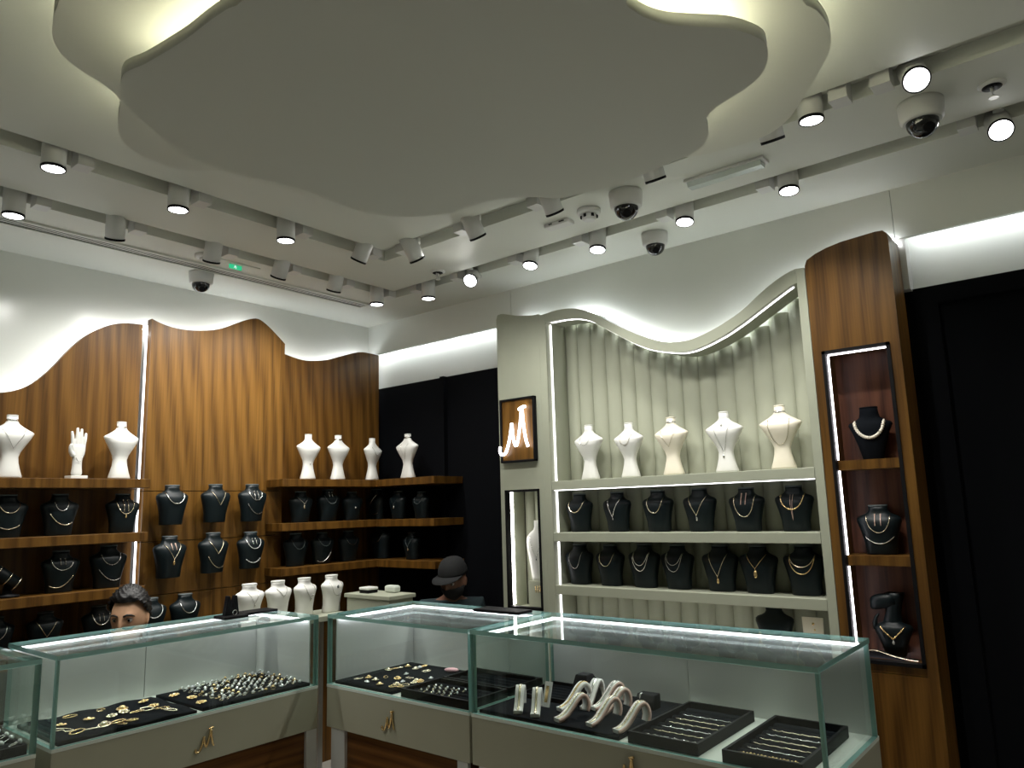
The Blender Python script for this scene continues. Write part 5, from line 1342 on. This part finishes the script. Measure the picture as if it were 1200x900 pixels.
def tray(label, x0, y0, x1, y1, bars, along='x', h=0.03, group='black jewellery trays'):
    t = thing('jewellery_tray', label, 'tray', ((x0 + x1) / 2, (y0 + y1) / 2, DK), 0, group)
    w = 0.010
    b = MB()
    b.box((x0, y0, DK), (x1, y1, DK + 0.006))
    for a, c in (((x0, y0), (x0 + w, y1)), ((x1 - w, y0), (x1, y1)), ((x0 + w, y0), (x1 - w, y0 + w)), ((x0 + w, y1 - w), (x1 - w, y1))):
        b.box((a[0], a[1], DK + 0.006), (c[0], c[1], DK + h))
    b.build('tray_frame', 'black', t)
    for i in range(bars):
        b = MB()
        if along == 'x':
            yc = y0 + w + (y1 - y0 - 2 * w) * (i + 0.5) / bars; hw = (y1 - y0 - 2 * w) / bars * 0.36
            b.rings([[(xx, yc + hw * math.cos(PI * q / 6), DK + 0.007 + 0.013 * math.sin(PI * q / 6)) for q in range(7)] for xx in (x0 + w + 0.001, x1 - w - 0.001)], smooth=False)
        else:
            xc = x0 + w + (x1 - x0 - 2 * w) * (i + 0.5) / bars; hw = (x1 - x0 - 2 * w) / bars * 0.36
            b.rings([[(xc + hw * math.cos(PI * q / 6), yy, DK + 0.007 + 0.013 * math.sin(PI * q / 6)) for q in range(7)] for yy in (y0 + w + 0.001, y1 - w - 0.001)], smooth=False)
        b.build('slot_bar', 'black_soft', t)
    return t
def ring_mesh(name, metal, stone, R_=0.0095, rs=0.0042):
    b = MB()
    b.tube([(R_ * math.cos(2 * PI * k / 16), 0, R_ * math.sin(2 * PI * k / 16)) for k in range(16)], 0.0014, 5, closed=True)
    b.ball((0, 0, R_ + rs * 0.5), rs, 8, mi=1, sc=(1, 1, 0.7))
    return b.mesh(name, [metal, stone])
RINGS = [ring_mesh('ring', 'pale_gold', 'gem', 0.0085, 0.0052), ring_mesh('ring', 'silver', 'gem', 0.0085, 0.0060), ring_mesh('ring', 'gold', 'gold', 0.0095, 0.0055)]
def put_ring(me, x, y, z, rz, label, group, s=1.0):
    o = add_obj('ring', me); o.location = (x, y, z); o.rotation_euler = (random.uniform(0.75, 1.25), 0, rz); o.scale = (s, s, s)
    tag(o, label, 'ring', group)
NTH = ['first', 'second', 'third', 'fourth', 'fifth', 'sixth', 'seventh', 'eighth', 'ninth', 'tenth', 'eleventh', 'twelfth', 'thirteenth', 'fourteenth', 'fifteenth']
rnd = random.Random(11)

# counter 1 (gold M, left arm)
pad('wavy black cloth pad scattered with gold pieces in the left counter', 1.11, 2.985, 1.615, 3.38, True)
tray1 = pad('long black velvet ring pad crowded with rings, left counter', 1.640, 2.985, 2.150, 3.385)
for i in range(12):
    for j in range(9):
        x = 1.735 + i * 0.0345 + rnd.uniform(-0.005, 0.005); y = 3.01 + j * 0.043 + rnd.uniform(-0.006, 0.006)
        if x > 2.135: continue
        put_ring(RINGS[rnd.choice((0, 1, 1, 0, 2))], x, y, DK + 0.0225, rnd.uniform(-0.7, 0.7), f'stone ring, {NTH[i]} from the left in the {NTH[j]} row of the long ring pad', 'rings crowding the long ring pad', 1.15)
def flat_jewel(kind, x, y, z, s, label, cat, group, mat='pale_gold'):
    b = MB()
    if kind == 'bangle':
        b.tube([(s * math.cos(2 * PI * k / 24), 0.8 * s * math.sin(2 * PI * k / 24), 0) for k in range(24)], s * 0.11, 6, closed=True); b.ball((s, 0, 0), s * 0.2, 8)
    elif kind == 'chain':
        b.tube(smooth_poly([(-s * 1.3, -0.2 * s, 0), (-0.5 * s, 0.5 * s, 0), (0.2 * s, 0.1 * s, 0.001), (0.8 * s, 0.5 * s, 0), (1.4 * s, 0, 0), (0.6 * s, -0.4 * s, 0), (-0.3 * s, -0.5 * s, 0)], 4, True), s * 0.08, 5, closed=True)
    elif kind == 'leafy':
        for q in range(7):
            a = 2 * PI * q / 7; b.ball((s * 0.6 * math.cos(a), s * 0.6 * math.sin(a), 0), s * 0.28, 8, sc=(1, 1, 0.5))
        b.ball((0, 0, s * 0.08), s * 0.35, 8, sc=(1, 1, 0.7))
    elif kind == 'stud':
        b.ball((0, 0, 0), s * 0.6, 8, sc=(1, 1, 0.8)); b.tube([(s * 0.8 * math.cos(2 * PI * k / 14), s * 0.8 * math.sin(2 * PI * k / 14), -s * 0.1) for k in range(14)], s * 0.15, 5, closed=True)
    o = b.build({'bangle': 'bangle', 'chain': 'bracelet', 'leafy': 'brooch', 'stud': 'earring'}[kind], mat, None, local=True)
    o.location = (x, y, z); o.rotation_euler = (rnd.uniform(-0.15, 0.15), rnd.uniform(-0.15, 0.15), rnd.uniform(0, 6))
    tag(o, label, cat, group)
KN = {'bangle': ('oval gold bangle', 'bangle'), 'chain': ('folded gold chain', 'bracelet'), 'leafy': ('beaded gold brooch', 'brooch'), 'stud': ('round gold earring', 'earring')}
SEEN = {}
GOLDPAD.sort(); PIECES2.sort(key=lambda q: -q[1])
def nth(key):
    SEEN[key] = SEEN.get(key, 0) + 1
    return NTH[SEEN[key] - 1]
for i, (x, y) in enumerate(GOLDPAD):
    kd = ('chain', 'bangle', 'leafy', 'chain', 'bangle', 'leafy', 'stud')[i % 7]
    x = min(max(x, 1.135), 1.59); y = min(max(y, 3.01), 3.36)
    flat_jewel(kd, x, y, DK + 0.020, 0.025, f'{KN[kd][0]}, {nth(kd)} of its kind from the left, wavy black pad', KN[kd][1], 'gold pieces on the wavy black pad: ' + kd, 'gold' if i % 3 else 'pale_gold')
for i, (x, y, lab) in enumerate(((1.672, 3.06, 'gold leaf brooch nearest the front left of the long ring pad'), (1.690, 3.17, 'beaded gold brooch halfway back on the left of the long ring pad'), (1.668, 3.28, 'gold brooch near the back left of the long ring pad'))):
    flat_jewel('leafy', x, y, DK + 0.020, 0.026, lab, 'brooch', 'brooches on the long ring pad', 'gold')

# counter 0 at the left edge
tray('wide black tray of silver bangle rows at the far left edge', 0.60, 2.985, 1.015, 3.40, 6, 'x', 0.032)
for j in range(6):
    yc = 2.995 + 0.395 * (j + 0.5) / 6
    for i in range(9):
        put_ring(RINGS[1 if i % 3 else 0], 0.64 + i * 0.043 + rnd.uniform(-0.004, 0.004), yc, DK + 0.031, rnd.uniform(0.9, 1.6), f'large silver ring, {NTH[i]} in the {NTH[j]} row of the far left tray', 'silver rings in the far left tray', 1.7)

# counter 2 in the corner run
pad('black pad of gold earrings and stones in the middle counter', 2.245, 2.535, 2.715, 2.925)
for i, (x, y) in enumerate(PIECES2):
    kd = ('stud', 'chain', 'leafy', 'stud', 'bangle')[i % 5]
    x = min(max(x, 2.265), 2.695); y = min(max(y, 2.555), 2.905)
    white = i in (6, 9, 12, 17, 21)
    nm = {'stud': 'round gold earring', 'chain': 'folded gold bracelet', 'leafy': 'beaded gold brooch', 'bangle': 'small gold hoop'}[kd]
    if white: flat_jewel('stud', x, y, DK + 0.019, 0.013, f'white stone earring, {nth("w2")} from the left on the pad of the middle counter', 'earring', 'white earrings in the middle counter', 'gem')
    else: flat_jewel(kd, x, y, DK + 0.019, 0.019, f'{nm}, {nth(kd + "2")} of its kind from the left, pad of the middle counter', {'stud': 'earring', 'chain': 'bracelet', 'leafy': 'brooch', 'bangle': 'hoop'}[kd], 'gold pieces in the middle counter: ' + kd, 'gold' if i % 2 else 'pale_gold')
b = MB(); b.ball((0, 0, 0), 0.036, 14, sc=(1, 0.42, 0.30)); o = b.build('pink_case', 'pink', None, local=True); o.location = (2.650, 2.575, DK + 0.0235); o.rotation_euler = (0, 0, -1.1)
tag(o, 'glossy pink leaf-shaped case at the back of the middle counter', 'jewellery case')
tray('black slotted tray with small stone rings, front of the middle counter', 2.240, 2.085, 2.475, 2.475, 5, 'y', 0.034)
tray('black slotted tray holding dark bars, back of the middle counter', 2.490, 2.085, 2.715, 2.475, 5, 'y', 0.034)
for i in range(3):
    for j in range(6):
        put_ring(RINGS[0], 2.285 + i * 0.043, 2.235 + j * 0.034 + rnd.uniform(-0.004, 0.004), DK + 0.027, rnd.uniform(-0.3, 0.3), f'small ring, {NTH[j]} from the right in slot {NTH[i]} of the front slotted tray', 'stone rings in the slotted tray')

# counter 3 on the right
pad('wide black pad carrying the pale bracelet stands, right counter', 2.240, 1.410, 2.470, 2.030)
pad('black pad behind the bracelet stands in the right counter', 2.475, 1.410, 2.725, 1.790)
tray('empty black slotted tray at the back left of the right counter', 2.480, 1.800, 2.720, 2.030, 6, 'y', 0.026)
RAMP_TXT = ['pale narrow ramp nearest the left glass end of the right counter', 'second pale narrow ramp from the left in the right counter',
  'white curled ramp with gold band, behind the front curled ramps', 'cream curled ramp with gold chain, left of the front row', 'bluish white curled ramp in the back row, middle',
  'rose curled ramp at the back right of the group', 'long cream curled ramp leading the right cluster', 'rose curled ramp squeezed between its neighbours', 'rose curled ramp furthest right, nearest the bracelet trays']
RAMP_SIDE = ['ramp_white', 'ramp_white', 'ramp_white', 'skinrose', 'ramp_white', 'skinrose', 'skinrose', 'skinrose', 'skinrose']
PROF = smooth_poly([(0.0, 0.008), (0.16, 0.012), (0.34, 0.026), (0.52, 0.052), (0.68, 0.078), (0.82, 0.092), (0.94, 0.090), (1.03, 0.070), (1.05, 0.044), (1.00, 0.022)], 4, False)
for i, (x0, y0, x1, y1) in enumerate(RAMPS):
    a = Vector((x0, y0, 0)); d = Vector((0.86, 0.46, 0)) if i < 2 else Vector((0.99, 0.08, 0)) if i == 4 else Vector((0.955 + 0.02 * math.sin(i), -0.34 + 0.06 * math.sin(2.3 * i), 0)); L = 0.085 if i < 2 else 0.132; d.normalize()
    a.x = max(a.x, 2.262)
    s = Vector((-d.y, d.x, 0)); hw = 0.0145
    k = (0.88, 0.88, 0.92, 0.80, 0.92, 0.90, 0.82, 0.85, 0.86)[i]
    t = thing('bracelet_ramp', RAMP_TXT[i], 'bracelet stand', (a.x, a.y, DK + 0.0125), 0, 'curled bracelet ramps in the right counter')
    def at(u, h, w, up=0.0):
        p = a + d * u * L + s * w; return (p.x, p.y, DK + 0.013 + h * k + up)
    b = MB()
    R_ = []
    n = len(PROF)
    for q, (u, h) in enumerate(PROF):
        u0, h0 = PROF[max(0, q - 1)]; u1, h1 = PROF[min(n - 1, q + 1)]
        tn = Vector(((u1 - u0) * L, (h1 - h0) * k)); tn.normalize(); nx, nz = -tn.y * 0.0065, tn.x * 0.0065
        o_ = lambda w, sg: Vector(at(u, h, w)) + (d * nx + Vector((0, 0, nz))) * sg
        R_.append([o_(-hw, -1), o_(-hw, 1), o_(hw, 1), o_(hw, -1)])
    mn = min(min(p.z for p in r) for r in R_)
    up = max(0, DK + 0.0126 - mn)
    R_ = [[p + Vector((0, 0, up)) for p in r] for r in R_]
    b.rings(R_); b.build('ramp', 'ramp_white', t)
    b = MB()
    for sg in (-1, 1):
        b.rings([[r[0 if sg < 0 else 3] + s * sg * 0.0002, r[1 if sg < 0 else 2] + s * sg * 0.0002, r[1 if sg < 0 else 2] + s * sg * 0.0022, r[0 if sg < 0 else 3] + s * sg * 0.0022] for r in R_])
    b.build('ramp_edge', RAMP_SIDE[i], t)
    b = MB(); lim = int(n * 0.80)
    mid = [((r[1] + r[2]) / 2) for r in R_][1:lim]
    nrm = [((r[1] - r[0]).normalized()) for r in R_][1:lim]
    gw = 0.0045
    b.rings([[m_ - s * gw + q_ * 0.0004, m_ + s * gw + q_ * 0.0004, m_ + s * gw + q_ * 0.0024, m_ - s * gw + q_ * 0.0024] for m_, q_ in zip(mid, nrm)])
    o = b.build('bracelet', 'pale_gold' if i in (0, 1, 3, 6, 7, 8) else 'gold' if i == 2 else 'silver', None, loc=tuple(mid[0]))
    tag(o, 'bracelet on the ' + RAMP_TXT[i], 'bracelet')
t = thing('watch_card', 'upright white card with a bright gold bar bracelet, leaning on the black stand', 'bracelet stand', (2.405, 1.83, DK + 0.0125))
b = MB(); b.box((2.395, 1.815, DK + 0.0127), (2.401, 1.847, DK + 0.105), rot=Matrix.Rotation(rad(18), 3, 'Y'), piv=(2.398, 1.831, DK + 0.0127)); 
zmin = min(v.co.z for v in b.bm.verts); bmesh.ops.translate(b.bm, verts=b.bm.verts, vec=(0, 0, DK + 0.0127 - zmin)); b.build('card', 'white_bust', t)
b = MB(); b.box((2.3925, 1.825, DK + 0.030), (2.3945, 1.838, DK + 0.090), rot=Matrix.Rotation(rad(18), 3, 'Y'), piv=(2.398, 1.831, DK + 0.0127)); b.build('gold_bar', 'gold', t)
t = thing('necklace_block', 'black faceted trapezoid display block behind the bracelet ramps', 'jewellery stand', (2.535, 1.735, DK + 0.0125))
b = MB(); z0_ = DK + 0.0127
b.rings([[(2.490, 1.670, z0_), (2.600, 1.670, z0_), (2.600, 1.785, z0_), (2.490, 1.785, z0_)], [(2.500, 1.690, z0_ + 0.05), (2.590, 1.690, z0_ + 0.05), (2.590, 1.782, z0_ + 0.05), (2.500, 1.782, z0_ + 0.05)], [(2.525, 1.725, z0_ + 0.105), (2.575, 1.725, z0_ + 0.105), (2.575, 1.775, z0_ + 0.105), (2.525, 1.775, z0_ + 0.105)]], smooth=False); b.build('block', 'black', t, bevel=0.004)
t = thing('ring_box', 'open black ring box with a silver ring, back of the right counter', 'ring box', (2.60, 1.50, DK + 0.0125))
b = MB(); b.prism([(2.572, z0_), (2.632, z0_), (2.632, z0_ + 0.052), (2.590, z0_ + 0.052), (2.572, z0_ + 0.030)], 'y', 1.462, 1.538); b.build('box', 'black', t, bevel=0.004)
b = MB(); b.tube([(2.584 + 0.012 * math.cos(2 * PI * q / 18), 1.516, z0_ + 0.040 + 0.014 * math.sin(2 * PI * q / 18)) for q in range(18)], 0.003, 6, closed=True); o = b.build('ring', 'silver', None, loc=(2.584, 1.516, z0_ + 0.04)); tag(o, 'silver ring held in the open black ring box', 'ring')
def bracelet_tray(label, x0, y0, x1, y1, metals, gname):
    tray(label, x0, y0, x1, y1, 8, 'y', 0.036)
    # bracelets lie along the slots between the bars, one label for all that look alike
    for i, m in enumerate(metals):
        xc = x0 + 0.010 + (x1 - x0 - 0.02) * (i + 1.0) / 8
        b = MB(); a, c = y0 + 0.03, y1 - 0.03
        pts = [(0, (a - (y0 + y1) / 2) + (c - a) * q / 16, 0.0012 * math.sin(q * 2.1)) for q in range(17)]
        b.tube(pts, 0.0016, 5)
        for q in range(1, 16, 2 if m != 'gold' else 1): b.ball(pts[q], 0.0030 if m != 'gold' else 0.0044, 6)
        o = b.build('bracelet', m, None, local=True); o.location = (xc, (y0 + y1) / 2, DK + 0.0175)
        tag(o, f'{ {"gold": "chunky gold", "pale_gold": "fine pale gold", "silver": "fine silver"}[m]} bracelet, {NTH[i]} row from the front, {gname}', 'bracelet', 'bracelets in ' + gname)
bracelet_tray('black bracelet tray next to the pale ramps, right counter', 2.240, 1.125, 2.690, 1.375, ['silver', 'pale_gold', 'silver', 'pale_gold', 'pale_gold', 'silver'], 'tray beside the pale ramps')
bracelet_tray('black bracelet tray nearest the right glass end', 2.235, 0.805, 2.680, 1.045, ['gold', 'silver', 'pale_gold', 'pale_gold', 'silver', 'pale_gold'], 'tray nearest the right glass end')

# on top of the counters
t = thing('ring_stand', 'black forked ring stand on a flat base, top of the left counter', 'jewellery stand', (1.905, 3.27, ZT))
b = MB(); b.box((1.855, 3.215, ZT + 0.0005), (1.975, 3.315, ZT + 0.014)); b.build('base', 'black', t, bevel=0.003)
b = MB(); b.prism([(1.880, ZT + 0.0145), (1.950, ZT + 0.0145), (1.938, ZT + 0.100), (1.928, ZT + 0.100), (1.915, ZT + 0.05), (1.903, ZT + 0.100), (1.893, ZT + 0.100)], 'y', 3.255, 3.285); b.build('fork', 'black', t, bevel=0.003)
b = MB(); b.tube([(1.915 + 0.011 * math.cos(2 * PI * q / 18), 3.235, ZT + 0.0265 + 0.011 * math.sin(2 * PI * q / 18)) for q in range(18)], 0.0016, 6, closed=True); o = b.build('ring', 'silver', None, loc=(1.915, 3.235, ZT + 0.0265)); tag(o, 'thin silver ring standing on the base of the forked ring stand', 'ring')
o = MB(); o.box((1.985, 3.27, ZT + 0.0005), (2.165, 3.37, ZT + 0.012)); o = o.build('flat_case', 'black', None, bevel=0.003, loc=(2.07, 3.32, ZT)); tag(o, 'flat black case lying at the inner corner of the left counter top', 'case')
o = MB(); o.box((2.60, 2.115, ZT + 0.0005), (2.70, 2.385, ZT + 0.014)); o = o.build('flat_tray', 'black', None, bevel=0.004, loc=(2.65, 2.25, ZT)); tag(o, 'flat black tray on the middle counter top, under the framed niche', 'tray')
